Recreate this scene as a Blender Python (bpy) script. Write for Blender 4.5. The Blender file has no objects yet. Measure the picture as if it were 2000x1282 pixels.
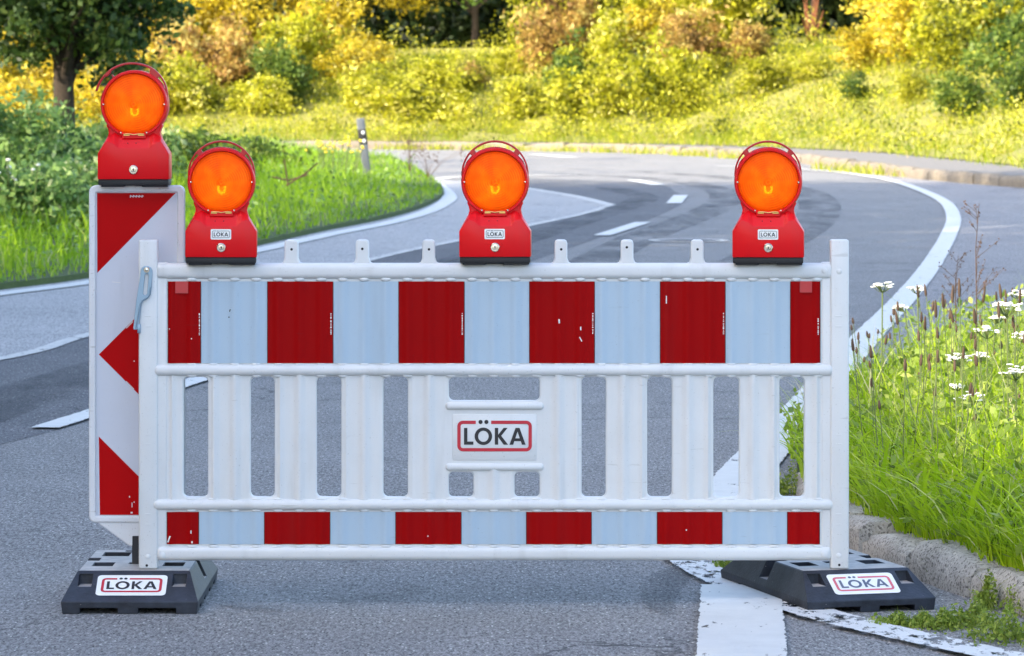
import bpy, bmesh, math, random
import numpy as np
from mathutils import Vector, Matrix
R = math.radians
SC = bpy.context.scene
COL = SC.collection
random.seed(7)

# ------------------------------------------------------------------ camera, world, sun, exposure
# world: x right, y away from the camera, z up.  Photo pixels (2000x1282) are turned into real places with
# S px per metre at the distance of the barrier D, horizon at YH, eye height H.
S, D, YH = 660.0, 12.0, 148.0
H = 1035.0 / S
cam = bpy.data.cameras.new('camera')
camo = bpy.data.objects.new('camera', cam); COL.objects.link(camo)
camo.location = (0, 0, H); camo.rotation_euler = (R(90), 0, 0)
cam.sensor_width = 36; cam.lens = 36 * S * D / 2000.0
cam.shift_y = -(641.0 - YH) / 2000.0
cam.clip_start = 0.1; cam.clip_end = 3000
cam.dof.use_dof = True; cam.dof.focus_distance = 12.0; cam.dof.aperture_fstop = 14.0
SC.camera = camo

SUN_EL, SUN_AZ = R(33), R(-124)          # azimuth clockwise from +y
world = bpy.data.worlds.new('World'); SC.world = world; world.use_nodes = True
wn = world.node_tree.nodes; wl = world.node_tree.links
sky = wn.new('ShaderNodeTexSky'); sky.sky_type = 'NISHITA'; sky.sun_disc = False
sky.sun_elevation = SUN_EL; sky.sun_rotation = SUN_AZ % (2 * math.pi)
sky.air_density = 1.0; sky.dust_density = 2.5; sky.ozone_density = 1.0
wl.new(sky.outputs[0], wn['Background'].inputs[0]); wn['Background'].inputs[1].default_value = 0.15
sunl = bpy.data.lights.new('sun', 'SUN'); sunl.energy = 2.5; sunl.angle = R(0.5); sunl.color = (1.0, 0.87, 0.66)
suno = bpy.data.objects.new('sun', sunl); COL.objects.link(suno)
sd = Vector((math.sin(SUN_AZ) * math.cos(SUN_EL), math.cos(SUN_AZ) * math.cos(SUN_EL), math.sin(SUN_EL)))
suno.rotation_euler = (-sd).to_track_quat('-Z', 'Y').to_euler(); suno.location = sd * 80
SC.view_settings.view_transform = 'Standard'; SC.view_settings.look = 'None'
SC.view_settings.exposure = 2.1; SC.view_settings.gamma = 1.0
SC.render.engine = 'CYCLES'
SC.cycles.max_bounces = 8; SC.cycles.transparent_max_bounces = 12
SC.cycles.use_denoising = True

# ------------------------------------------------------------------ helpers
def G(px, py, h=0.0):
    """photo pixel of a point at height h -> place on the ground (x, y)"""
    k = (py - YH) / (S * (H - h))
    return ((px - 1000.0) / S / k, D / k)
def PX(px, y): return (px - 1000.0) / S * (y / D)
def PZ(py, y): return H - (py - YH) / S * (y / D)

def link(o, parent=None):
    COL.objects.link(o)
    if parent is not None: o.parent = parent
    return o
def tag(o, label=None, cat=None, group=None, kind=None):
    if label: o['label'] = label
    if cat: o['category'] = cat
    if group: o['group'] = group
    if kind: o['kind'] = kind
    return o
def empty(name, loc=(0, 0, 0), rz=0.0):
    o = bpy.data.objects.new(name, None); o.empty_display_size = 0.1
    o.location = loc; o.rotation_euler = (0, 0, rz); COL.objects.link(o); return o
def copy_tree(o, parent=None, skip=()):
    c = o.copy(); COL.objects.link(c); c.parent = parent
    for ch in list(o.children):
        if ch.name.split('.')[0] not in skip: copy_tree(ch, c, skip)
    return c

class MB:
    def __init__(s): s.v = []; s.f = []; s.m = []
    def add(s, vs, fs, mi=0):
        b = len(s.v); s.v += [tuple(p) for p in vs]
        s.f += [tuple(b + i for i in f) for f in fs]; s.m += [mi] * len(fs); return s
    def mesh(s, me, mi=0, xf=None):
        vs = [v.co.copy() for v in me.vertices]
        if xf is not None: vs = [xf(v) for v in vs] if callable(xf) else [xf @ v for v in vs]
        s.add(vs, [tuple(p.vertices) for p in me.polygons], mi); return s
    def bm(s, b, mi=0, xf=None):
        b.verts.ensure_lookup_table(); b.verts.index_update()
        vs = [v.co.copy() for v in b.verts]
        if xf is not None: vs = [xf @ v for v in vs]
        s.add(vs, [[v.index for v in f.verts] for f in b.faces], mi); b.free(); return s
    def box(s, x0, x1, y0, y1, z0, z1, r=0.0, seg=2, mi=0, xf=None):
        b = bmesh.new(); bmesh.ops.create_cube(b, size=1.0)
        for v in b.verts:
            v.co = Vector(((x0 + x1) / 2 + v.co.x * (x1 - x0), (y0 + y1) / 2 + v.co.y * (y1 - y0), (z0 + z1) / 2 + v.co.z * (z1 - z0)))
        if r > 0: bmesh.ops.bevel(b, geom=b.edges[:], offset=r, segments=seg, profile=0.5, affect='EDGES', clamp_overlap=True)
        return s.bm(b, mi, xf)
    def tube(s, pts, rad, n=8, mi=0, cap=True):
        pts = [Vector(p) for p in pts]; rings = []
        rr = rad if isinstance(rad, (list, tuple)) else [rad] * len(pts)
        for i, p in enumerate(pts):
            t = (pts[min(i + 1, len(pts) - 1)] - pts[max(i - 1, 0)]).normalized()
            a = t.cross(Vector((0, 1, 0)) if abs(t.y) < 0.9 else Vector((1, 0, 0))).normalized(); b2 = t.cross(a)
            rings.append([p + (a * math.cos(2 * math.pi * j / n) + b2 * math.sin(2 * math.pi * j / n)) * rr[i] for j in range(n)])
        vs = [q for r_ in rings for q in r_]; fs = []
        for i in range(len(pts) - 1):
            for j in range(n):
                fs.append((i * n + j, i * n + (j + 1) % n, (i + 1) * n + (j + 1) % n, (i + 1) * n + j))
        if cap: fs.append(tuple(range(n))[::-1]); fs.append(tuple((len(pts) - 1) * n + j for j in range(n)))
        return s.add(vs, fs, mi)
    def lathe(s, prof, n=32, c=(0, 0, 0), mi=0, cap0=False, cap1=False):
        """profile of (radius, y): turned about the y axis"""
        vs = []; fs = []
        for (r, y) in prof:
            for j in range(n):
                a = 2 * math.pi * j / n; vs.append((c[0] + r * math.cos(a), c[1] + y, c[2] + r * math.sin(a)))
        for i in range(len(prof) - 1):
            for j in range(n): fs.append((i * n + j, i * n + (j + 1) % n, (i + 1) * n + (j + 1) % n, (i + 1) * n + j))
        if cap0: fs.append(tuple(range(n))[::-1])
        if cap1: fs.append(tuple((len(prof) - 1) * n + j for j in range(n)))
        return s.add(vs, fs, mi)
    def ball(s, c, rx, ry, rz, u=10, v=6, mi=0):
        b = bmesh.new(); bmesh.ops.create_uvsphere(b, u_segments=u, v_segments=v, radius=1.0)
        for p in b.verts: p.co = Vector((c[0] + p.co.x * rx, c[1] + p.co.y * ry, c[2] + p.co.z * rz))
        return s.bm(b, mi)
    def build(s, name, mats, parent=None, smooth=True, angle=35):
        me = bpy.data.meshes.new(name); me.from_pydata(s.v, [], s.f)
        for m in (mats if isinstance(mats, (list, tuple)) else [mats]): me.materials.append(m)
        me.polygons.foreach_set('material_index', s.m)
        b = bmesh.new(); b.from_mesh(me); bmesh.ops.recalc_face_normals(b, faces=b.faces); b.to_mesh(me); b.free()
        if smooth:
            me.polygons.foreach_set('use_smooth', [True] * len(me.polygons)); me.set_sharp_from_angle(angle=R(angle))
        me.update()
        return link(bpy.data.objects.new(name, me), parent)

def fill2d(loops, ext, bev=0.0, res=2):
    """filled outline with holes, given thickness and rounded rims; returns a mesh standing in the xz plane, front to -y"""
    cu = bpy.data.curves.new('outline', 'CURVE'); cu.dimensions = '2D'; cu.fill_mode = 'BOTH'
    cu.extrude = ext; cu.bevel_depth = bev; cu.bevel_resolution = res; cu.offset = -bev
    for lp in loops:
        sp = cu.splines.new('POLY'); sp.points.add(len(lp) - 1); sp.use_cyclic_u = True
        for p, q in zip(sp.points, lp): p.co = (q[0], q[1], 0, 1)
    ob = bpy.data.objects.new('outline', cu)
    me = bpy.data.meshes.new_from_object(ob)
    bpy.data.objects.remove(ob); bpy.data.curves.remove(cu)
    for v in me.vertices: v.co = Vector((v.co.x, -v.co.z, v.co.y))
    return me
def rrect(x0, x1, z0, z1, r, n=4):
    out = []
    for cx, cz, a0 in ((x1 - r, z1 - r, 0), (x0 + r, z1 - r, 90), (x0 + r, z0 + r, 180), (x1 - r, z0 + r, 270)):
        for i in range(n + 1):
            a = R(a0 + 90.0 * i / n); out.append((cx + r * math.cos(a), cz + r * math.sin(a)))
    return out
def arc(cx, cz, r, a0, a1, n):
    return [(cx + r * math.cos(R(a0 + (a1 - a0) * i / n)), cz + r * math.sin(R(a0 + (a1 - a0) * i / n))) for i in range(n + 1)]
def catmull(P, n=10):
    P = [np.array(p, float) for p in P]; Q = [2 * P[0] - P[1]] + P + [2 * P[-1] - P[-2]]; out = []
    for i in range(1, len(Q) - 2):
        for t in np.linspace(0, 1, n, endpoint=False):
            a, b, c, d = Q[i - 1], Q[i], Q[i + 1], Q[i + 2]
            out.append(0.5 * (2 * b + (c - a) * t + (2 * a - 5 * b + 4 * c - d) * t * t + (3 * b - a - 3 * c + d) * t ** 3))
    out.append(P[-1]); return np.array(out)

# ------------------------------------------------------------------ materials
class NT:
    def __init__(s, name):
        s.m = bpy.data.materials.new(name); s.m.use_nodes = True; s.t = s.m.node_tree
        s.b = s.t.nodes['Principled BSDF']; s.o = s.t.nodes['Material Output']
    def n(s, typ, **kw):
        nd = s.t.nodes.new(typ)
        for k, v in kw.items():
            if k[0] == '_': setattr(nd, k[1:], v)
            else: nd.inputs[k].default_value = v
        return nd
    def l(s, a, b): s.t.links.new(a, b)
    def coord(s, scale=(1, 1, 1), kind='Object'):
        c = s.n('ShaderNodeTexCoord'); mp = s.n('ShaderNodeMapping'); mp.inputs['Scale'].default_value = scale
        s.l(c.outputs[kind], mp.inputs['Vector']); return mp.outputs[0]
    def noise(s, vec, scale, detail=3, rough=0.55):
        nd = s.n('ShaderNodeTexNoise'); nd.inputs['Scale'].default_value = scale; nd.inputs['Detail'].default_value = detail
        nd.inputs['Roughness'].default_value = rough
        if vec is not None: s.l(vec, nd.inputs['Vector'])
        return nd.outputs['Fac']
    def ramp(s, fac, stops):
        r = s.n('ShaderNodeValToRGB'); e = r.color_ramp.elements
        while len(e) < len(stops): e.new(0.5)
        for i, (p, c) in enumerate(stops):
            e[i].position = p; e[i].color = (c[0], c[1], c[2], 1) if isinstance(c, (tuple, list)) else (c, c, c, 1)
        s.l(fac, r.inputs[0]); return r.outputs[0]
    def mix(s, fac, a, b, mode='MIX'):
        x = s.n('ShaderNodeMix', _data_type='RGBA', _blend_type=mode)
        for i, v in ((0, fac), (6, a), (7, b)):
            if hasattr(v, 'is_linked'): s.l(v, x.inputs[i])
            else: x.inputs[i].default_value = v if i == 0 else (*v, 1)
        return x.outputs[2]
    def bump(s, h, strength, dist):
        b = s.n('ShaderNodeBump'); b.inputs['Strength'].default_value = strength; b.inputs['Distance'].default_value = dist
        s.l(h, b.inputs['Height']); s.l(b.outputs[0], s.b.inputs['Normal']); return b
    def col(s, c):
        if hasattr(c, 'is_linked'): s.l(c, s.b.inputs['Base Color'])
        else: s.b.inputs['Base Color'].default_value = (*c, 1)
    def set(s, **kw):
        for k, v in kw.items(): s.b.inputs[k.replace('_', ' ')].default_value = v
        return s.m

def plain(name, c, rough=0.5, metal=0.0, dirt=0.0, dirtcol=(0.2, 0.19, 0.17), scale=9.0, bump=0.0, coat=0.0, spec=0.5):
    t = NT(name); v = t.coord()
    if dirt > 0:
        f = t.ramp(t.noise(v, scale, 6, 0.65), [(0.45, 0.0), (0.8, dirt)])
        t.col(t.mix(f, c, dirtcol))
    else:
        f = t.noise(v, scale * 2, 3); t.col(t.mix(f, tuple(x * 0.94 for x in c), tuple(min(1, x * 1.05) for x in c)))
    if bump > 0: t.bump(t.noise(v, 180, 3), bump, 0.002)
    return t.set(Roughness=rough, Metallic=metal, Coat_Weight=coat, Specular_IOR_Level=spec)

M = {}
M['plastic'] = plain('white_plastic', (0.63, 0.645, 0.65), 0.38, dirt=0.24, dirtcol=(0.46, 0.46, 0.44), scale=7, bump=0.04)
M['beacon_plastic'] = plain('beacon_plastic', (0.64, 0.66, 0.69), 0.4, dirt=0.16, dirtcol=(0.40, 0.40, 0.40), scale=6, bump=0.04)
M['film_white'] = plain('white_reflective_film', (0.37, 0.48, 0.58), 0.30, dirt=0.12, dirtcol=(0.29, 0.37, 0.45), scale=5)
M['film_bwhite'] = plain('beacon_reflective_film', (0.53, 0.565, 0.645), 0.30, dirt=0.14, dirtcol=(0.42, 0.44, 0.5), scale=5)
M['film_red'] = plain('red_reflective_film', (0.29, 0.001, 0.002), 0.42, dirt=0.18, dirtcol=(0.19, 0.001, 0.002), scale=6, spec=0.06)
M['film_bred'] = plain('beacon_red_film', (0.42, 0.0015, 0.003), 0.42, dirt=0.15, dirtcol=(0.38, 0.003, 0.005), scale=6, spec=0.06)
M['film_patch'] = plain('film_patch', (0.46, 0.03, 0.035), 0.3)
M['scratch'] = plain('scratch', (0.72, 0.70, 0.68), 0.6)
M['edge_dark'] = plain('film_edge', (0.06, 0.008, 0.01), 0.6)
M['logo_black'] = plain('logo_black', (0.012, 0.012, 0.016), 0.45)
M['logo_red'] = plain('logo_red', (0.48, 0.012, 0.03), 0.4)
M['logo_faded'] = plain('logo_faded_red', (0.60, 0.13, 0.16), 0.5)
M['logo_grey'] = plain('logo_faded_black', (0.10, 0.12, 0.17), 0.5)
M['sticker'] = plain('sticker_white', (0.80, 0.80, 0.78), 0.4, dirt=0.2, dirtcol=(0.5, 0.48, 0.44), scale=30)
M['lamp_red'] = plain('red_lamp_plastic', (0.68, 0.003, 0.007), 0.36, dirt=0.2, dirtcol=(0.55, 0.003, 0.006), scale=8, spec=0.26)
M['lamp_dark'] = plain('dark_handle_plastic', (0.40, 0.004, 0.008), 0.3)
M['black'] = plain('black_rubber', (0.014, 0.014, 0.016), 0.6)
M['steel'] = plain('galvanised_steel', (0.26, 0.37, 0.48), 0.42, metal=0.65, scale=20)
M['chrome'] = plain('lock_metal', (0.62, 0.60, 0.54), 0.22, metal=1.0, scale=60)
M['brass'] = plain('clasp_metal', (0.75, 0.50, 0.16), 0.3, metal=0.7, scale=60)
M['dark_steel'] = plain('dark_steel', (0.03, 0.03, 0.035), 0.5, metal=0.5)
M['bulb'] = plain('bulb_glass', (0.95, 0.72, 0.22), 0.15)
_b = M['bulb'].node_tree.nodes['Principled BSDF']; _b.inputs['Emission Color'].default_value = (1.0, 0.75, 0.25, 1); _b.inputs['Emission Strength'].default_value = 7.0
M['reflector'] = plain('lamp_reflector', (0.9, 0.75, 0.5), 0.5)
M['hole'] = plain('screw_hole', (0.01, 0.01, 0.012), 0.8)
M['post_white'] = plain('guide_post_plastic', (0.10, 0.115, 0.135), 0.5, dirt=0.3, dirtcol=(0.2, 0.22, 0.24), scale=12)
M['glassy'] = plain('reflector_glass', (0.65, 0.68, 0.72), 0.15)

def add_specks(m, c, amount):
    tr_ = m.node_tree; p = tr_.nodes['Principled BSDF']; old = p.inputs['Base Color'].links[0].from_socket
    tc = tr_.nodes.new('ShaderNodeTexCoord'); out = old
    for scale, lo, hi, st, k in ((210, 0.66, 0.72, (1, 1, 1), amount), (16, 0.60, 0.78, (1, 1, 0.12), amount * 0.55), (60, 0.68, 0.74, (0.1, 1, 1), amount * 0.7)):
        mp = tr_.nodes.new('ShaderNodeMapping'); mp.inputs['Scale'].default_value = st; tr_.links.new(tc.outputs['Object'], mp.inputs[0])
        nz = tr_.nodes.new('ShaderNodeTexNoise'); nz.inputs['Scale'].default_value = scale; nz.inputs['Detail'].default_value = 4; tr_.links.new(mp.outputs[0], nz.inputs['Vector'])
        rp = tr_.nodes.new('ShaderNodeMapRange'); rp.inputs['From Min'].default_value = lo; rp.inputs['From Max'].default_value = hi; rp.inputs['To Max'].default_value = k; tr_.links.new(nz.outputs['Fac'], rp.inputs['Value'])
        mx = tr_.nodes.new('ShaderNodeMix'); mx.data_type = 'RGBA'; tr_.links.new(rp.outputs[0], mx.inputs[0]); tr_.links.new(out, mx.inputs[6]); mx.inputs[7].default_value = (*c, 1); out = mx.outputs[2]
    tr_.links.new(out, p.inputs['Base Color'])
add_specks(M['plastic'], (0.26, 0.25, 0.23), 0.42); add_specks(M['beacon_plastic'], (0.26, 0.25, 0.23), 0.6)
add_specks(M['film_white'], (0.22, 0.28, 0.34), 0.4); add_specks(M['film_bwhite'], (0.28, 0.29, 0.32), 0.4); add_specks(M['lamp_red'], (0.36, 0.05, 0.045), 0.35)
add_specks(M['film_red'], (0.16, 0.02, 0.02), 0.4)

def lens_mat():
    t = NT('orange_lens'); v = t.coord()
    sep = t.n('ShaderNodeSeparateXYZ'); t.l(v, sep.inputs[0])
    ln = t.n('ShaderNodeVectorMath', _operation='LENGTH')
    cmb = t.n('ShaderNodeCombineXYZ'); t.l(sep.outputs[0], cmb.inputs[0]); t.l(sep.outputs[2], cmb.inputs[1])
    t.l(cmb.outputs[0], ln.inputs[0])
    def sine(val, k):
        a = t.n('ShaderNodeMath', _operation='MULTIPLY'); t.l(val, a.inputs[0]); a.inputs[1].default_value = k
        b = t.n('ShaderNodeMath', _operation='SINE'); t.l(a.outputs[0], b.inputs[0]); return b.outputs[0]
    rings = sine(ln.outputs['Value'], 2 * math.pi / 0.0034)
    vert = sine(sep.outputs[0], 2 * math.pi / 0.0042)
    add = t.n('ShaderNodeMath', _operation='ADD'); t.l(rings, add.inputs[0]); t.l(vert, add.inputs[1])
    t.bump(add.outputs[0], 0.35, 0.0012)
    wide = sine(ln.outputs['Value'], 2 * math.pi / 0.0068); wm = t.n('ShaderNodeMath', _operation='MULTIPLY_ADD'); t.l(wide, wm.inputs[0]); wm.inputs[1].default_value = 0.5; wm.inputs[2].default_value = 0.5
    at2 = t.n('ShaderNodeMath', _operation='ARCTAN2'); t.l(sep.outputs[2], at2.inputs[0]); t.l(sep.outputs[0], at2.inputs[1]); fan = sine(at2.outputs[0], 4.0)
    f = t.ramp(t.noise(v, 22, 3), [(0.35, 0.0), (0.7, 1.0)])
    c = t.mix(f, (0.90, 0.13, 0.001), (1.0, 0.21, 0.002)); fm_ = t.n('ShaderNodeMath', _operation='MULTIPLY'); t.l(wm.outputs[0], fm_.inputs[0]); t.l(t.ramp(fan, [(0.0, 0.25), (0.7, 1.0)]), fm_.inputs[1])
    c = t.mix(t.ramp(fm_.outputs[0], [(0.0, 0.0), (1.0, 0.55)]), c, (0.60, 0.055, 0.001))  # shading of the moulded ridges put into the colour as darker rings
    c = t.mix(t.ramp(ln.outputs['Value'], [(0.075, 0.0), (0.088, 0.6)]), c, (0.55, 0.04, 0.001)); t.col(c); t.l(c, t.b.inputs['Emission Color'])
    t.set(Roughness=0.35, IOR=1.45, Specular_IOR_Level=0.15, Emission_Strength=0.05)
    tr = t.n('ShaderNodeBsdfTransparent'); tr.inputs[0].default_value = (1.0, 0.30, 0.012, 1)
    tl = t.n('ShaderNodeBsdfTranslucent'); t.l(c, tl.inputs[0]); m0 = t.n('ShaderNodeMixShader'); m0.inputs[0].default_value = 0.35; t.l(t.b.outputs[0], m0.inputs[1]); t.l(tl.outputs[0], m0.inputs[2])
    mx = t.n('ShaderNodeMixShader'); mx.inputs[0].default_value = 0.05
    t.l(m0.outputs[0], mx.inputs[1]); t.l(tr.outputs[0], mx.inputs[2]); t.l(mx.outputs[0], t.o.inputs[0]); return t.m
M['lens'] = lens_mat()

def rubber_mat():
    t = NT('recycled_rubber'); v = t.coord()
    g = t.n('ShaderNodeNewGeometry'); sp = t.n('ShaderNodeSeparateXYZ'); t.l(g.outputs['Normal'], sp.inputs[0])
    base = t.ramp(t.noise(v, 14, 6, 0.7), [(0.3, (0.007, 0.010, 0.017)), (0.7, (0.028, 0.036, 0.054))])
    # dry road dust that has settled on the level top
    up = t.ramp(sp.outputs[2], [(0.94, 0.0), (0.99, 1.0)])
    d = t.n('ShaderNodeMath', _operation='MULTIPLY'); t.l(up, d.inputs[0])
    t.l(t.ramp(t.noise(v, 18, 5, 0.7), [(0.25, 0.45), (0.65, 0.95)]), d.inputs[1])
    c = t.mix(d.outputs[0], base, (0.46, 0.42, 0.39))
    vo = t.n('ShaderNodeTexVoronoi'); vo.inputs['Scale'].default_value = 95; t.l(v, vo.inputs['Vector'])
    spk = t.ramp(vo.outputs['Distance'], [(0.06, 1.0), (0.14, 0.0)])
    vm = t.n('ShaderNodeMath', _operation='MULTIPLY'); t.l(spk, vm.inputs[0]); t.l(t.ramp(t.noise(v, 40, 2), [(0.58, 0.0), (0.62, 0.7)]), vm.inputs[1])
    c = t.mix(vm.outputs[0], c, (0.5, 0.5, 0.5)); t.col(c)
    t.bump(t.noise(v, 120, 4), 0.35, 0.003); return t.set(Roughness=0.55)
M['rubber'] = rubber_mat()

def asphalt(name, dark, light, warm=0.0, crack=True, patchy=0.5):
    t = NT(name); v = t.coord()
    big = t.noise(v, 0.55, 5, 0.6)
    mid = t.noise(t.coord((1.0, 0.35, 1)), 5.0, 5, 0.65)
    fine = t.noise(v, 170, 2, 0.7); gr = t.noise(t.coord((1, 0.3, 1)), 80, 3, 0.75)
    f = t.mix(0.5, fine, gr)
    c = t.ramp(f, [(0.42, tuple(x * 0.50 for x in dark)), (0.50, tuple((x + y) / 2 for x, y in zip(dark, light))), (0.58, tuple(min(1, x * 1.18) for x in light))])
    c = t.mix(t.ramp(mid, [(0.3, 0.0), (0.75, 0.32 * patchy * 2)]), c, tuple(x * 0.62 for x in dark))
    c = t.mix(t.ramp(big, [(0.35, 0.0), (0.7, 0.45 * patchy)]), c, tuple(x * 1.08 for x in light))
    vo = t.n('ShaderNodeTexVoronoi'); vo.inputs['Scale'].default_value = 90; t.l(t.coord((1, 0.35, 1)), vo.inputs['Vector'])
    sp = t.ramp(vo.outputs['Distance'], [(0.20, 1.0), (0.34, 0.0)])
    vr = t.n('ShaderNodeSeparateColor'); t.l(vo.outputs['Color'], vr.inputs[0])
    k = t.n('ShaderNodeMath', _operation='MULTIPLY'); t.l(sp, k.inputs[0]); t.l(t.ramp(vr.outputs[0], [(0.62, 0.0), (0.9, 0.9)]), k.inputs[1])
    c = t.mix(k.outputs[0], c, (0.62, 0.61, 0.58))
    k2 = t.n('ShaderNodeMath', _operation='MULTIPLY'); t.l(sp, k2.inputs[0]); t.l(t.ramp(vr.outputs[1], [(0.62, 0.0), (0.85, 0.95)]), k2.inputs[1])
    c = t.mix(k2.outputs[0], c, (0.03, 0.03, 0.035))
    if crack:
        cv = t.n('ShaderNodeTexVoronoi', _feature='DISTANCE_TO_EDGE'); cv.inputs['Scale'].default_value = 0.75
        wv = t.n('ShaderNodeVectorMath', _operation='ADD'); nz = t.n('ShaderNodeTexNoise'); nz.inputs['Scale'].default_value = 2.5; nz.inputs['Detail'].default_value = 6; t.l(v, nz.inputs['Vector'])
        t.l(v, wv.inputs[0]); t.l(nz.outputs['Color'], wv.inputs[1]); t.l(wv.outputs[0], cv.inputs['Vector'])
        ck = t.ramp(cv.outputs['Distance'], [(0.004, 0.75), (0.014, 0.0)]); cm = t.n('ShaderNodeMath', _operation='MULTIPLY'); t.l(ck, cm.inputs[0]); t.l(t.ramp(t.noise(v, 0.35, 3), [(0.50, 0.0), (0.60, 1.0)]), cm.inputs[1])
        c = t.mix(cm.outputs[0], c, (0.035, 0.035, 0.04))
        st_ = t.ramp(t.noise(t.coord((1, 0.5, 1)), 1.1, 6, 0.75), [(0.60, 0.0), (0.72, 0.55)]); c = t.mix(st_, c, tuple(x * 0.55 for x in dark))
    t.col(c); t.bump(f, 0.8, 0.010); return t.set(Roughness=0.85, Specular_IOR_Level=0.25)
M['asphalt'] = asphalt('asphalt', (0.132, 0.130, 0.130), (0.340, 0.336, 0.330))
M['asphalt_dark'] = asphalt('dark_asphalt', (0.078, 0.080, 0.088), (0.205, 0.206, 0.214))
M['asphalt_light'] = asphalt('light_asphalt', (0.29, 0.285, 0.282), (0.54, 0.532, 0.525), patchy=0.3)
M['asphalt_shoulder'] = asphalt('shoulder_asphalt', (0.175, 0.170, 0.173), (0.38, 0.37, 0.37))

def paint_mat(name, c, wear):
    t = NT(name); v = t.coord()
    n1 = t.noise(t.coord((1, 0.4, 1)), 26, 6, 0.75); n2 = t.noise(v, 3.0, 4)
    ad = t.n('ShaderNodeMath', _operation='MULTIPLY_ADD'); t.l(n2, ad.inputs[0]); ad.inputs[1].default_value = 0.45; t.l(n1, ad.inputs[2])
    a = t.ramp(ad.outputs[0], [(0.44 + wear * 0.3, 0.0), (0.50 + wear * 0.3, 1.0)])
    t.col(t.mix(t.noise(v, 9, 5, 0.7), tuple(x * 0.72 for x in c), c)); t.bump(n1, 0.25, 0.003)
    t.l(a, t.b.inputs['Alpha']); return t.set(Roughness=0.6)
M['paint'] = paint_mat('road_paint', (0.70, 0.69, 0.65), 0.29)
M['paint_worn'] = paint_mat('worn_road_paint', (0.70, 0.695, 0.67), 0.62)
M['paint_thin'] = paint_mat('faint_road_paint', (0.62, 0.60, 0.56), 0.50)
def tyre_mat():
    t = NT('tyre_polish'); v = t.coord((1, 0.25, 1))
    a = t.ramp(t.noise(v, 2.2, 5, 0.7), [(0.38, 0.0), (0.75, 0.7)])
    t.col((0.06, 0.063, 0.07)); t.l(a, t.b.inputs['Alpha']); return t.set(Roughness=0.75)
M['tyre'] = tyre_mat()
def ground_mat(name, a, b, scale=3.0):
    t = NT(name); v = t.coord(); f = t.mix(0.5, t.noise(v, scale, 6, 0.7), t.noise(v, scale * 14, 3))
    t.col(t.ramp(f, [(0.3, a), (0.7, b)])); t.bump(f, 0.6, 0.03); return t.set(Roughness=0.95)
M['soil'] = ground_mat('soil', (0.05, 0.045, 0.03), (0.13, 0.115, 0.08))
M['turf'] = ground_mat('turf', (0.030, 0.055, 0.012), (0.085, 0.12, 0.025))
M['dry_turf'] = ground_mat('dry_turf', (0.13, 0.13, 0.025), (0.30, 0.28, 0.07))
M['path'] = ground_mat('path_surface', (0.13, 0.125, 0.12), (0.22, 0.21, 0.20), 6)
M['sandy'] = ground_mat('sandy_verge', (0.28, 0.22, 0.12), (0.42, 0.36, 0.24), 5)
def stone_mat(name, a, b):
    t = NT(name); v = t.coord()
    f = t.mix(0.5, t.noise(v, 8, 6, 0.75), t.noise(v, 75, 3, 0.8)); c = t.ramp(f, [(0.28, a), (0.5, tuple((x + y) / 2 for x, y in zip(a, b))), (0.68, b)])
    vo = t.n('ShaderNodeTexVoronoi'); vo.inputs['Scale'].default_value = 170; t.l(v, vo.inputs['Vector'])
    vr = t.n('ShaderNodeSeparateColor'); t.l(vo.outputs['Color'], vr.inputs[0])
    c = t.mix(t.ramp(vr.outputs[0], [(0.72, 0.0), (0.9, 0.7)]), c, (0.05, 0.045, 0.04)); t.col(c)
    t.bump(f, 0.9, 0.012); return t.set(Roughness=0.9)
M['stone'] = stone_mat('kerb_stone', (0.24, 0.22, 0.195), (0.66, 0.62, 0.56))
M['bark'] = ground_mat('bark', (0.02, 0.015, 0.011), (0.075, 0.052, 0.036), 9)
M['twig'] = plain('twig', (0.10, 0.055, 0.03), 0.8)

def leaf_mat(name, stops, trans=0.4, rough=0.5):
    t = NT(name); at = t.n('ShaderNodeAttribute'); at.attribute_name = 'tint'
    c = t.ramp(at.outputs['Fac'], stops); t.col(c); t.set(Roughness=rough, Specular_IOR_Level=0.35)
    tl = t.n('ShaderNodeBsdfTranslucent'); t.l(c, tl.inputs[0])
    mx = t.n('ShaderNodeMixShader'); mx.inputs[0].default_value = trans
    t.l(t.b.outputs[0], mx.inputs[1]); t.l(tl.outputs[0], mx.inputs[2]); t.l(mx.outputs[0], t.o.inputs[0]); return t.m
M['leaf_yellow'] = leaf_mat('yellow_leaves', [(0.0, (0.09, 0.07, 0.008)), (0.3, (0.40, 0.31, 0.014)), (0.7, (0.64, 0.51, 0.024)), (1.0, (0.74, 0.66, 0.18))], 0.42)
M['leaf_lime'] = leaf_mat('lime_leaves', [(0.0, (0.06, 0.08, 0.008)), (0.35, (0.32, 0.33, 0.014)), (0.75, (0.56, 0.54, 0.025)), (1.0, (0.72, 0.66, 0.20))], 0.42)
M['leaf_rust'] = leaf_mat('rusty_leaves', [(0.0, (0.08, 0.045, 0.012)), (0.35, (0.36, 0.21, 0.06)), (0.62, (0.52, 0.36, 0.08)), (1.0, (0.62, 0.56, 0.18))], 0.42)
M['leaf_green'] = leaf_mat('green_leaves', [(0.0, (0.025, 0.05, 0.01)), (0.5, (0.09, 0.16, 0.02)), (1.0, (0.24, 0.30, 0.04))])
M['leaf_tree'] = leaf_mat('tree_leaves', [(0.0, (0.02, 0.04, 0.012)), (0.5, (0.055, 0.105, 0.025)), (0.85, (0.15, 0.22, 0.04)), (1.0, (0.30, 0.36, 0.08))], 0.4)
M['leaf_dark'] = leaf_mat('dark_leaves', [(0.0, (0.012, 0.022, 0.010)), (0.5, (0.028, 0.055, 0.018)), (1.0, (0.075, 0.115, 0.03))], 0.3)
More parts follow.
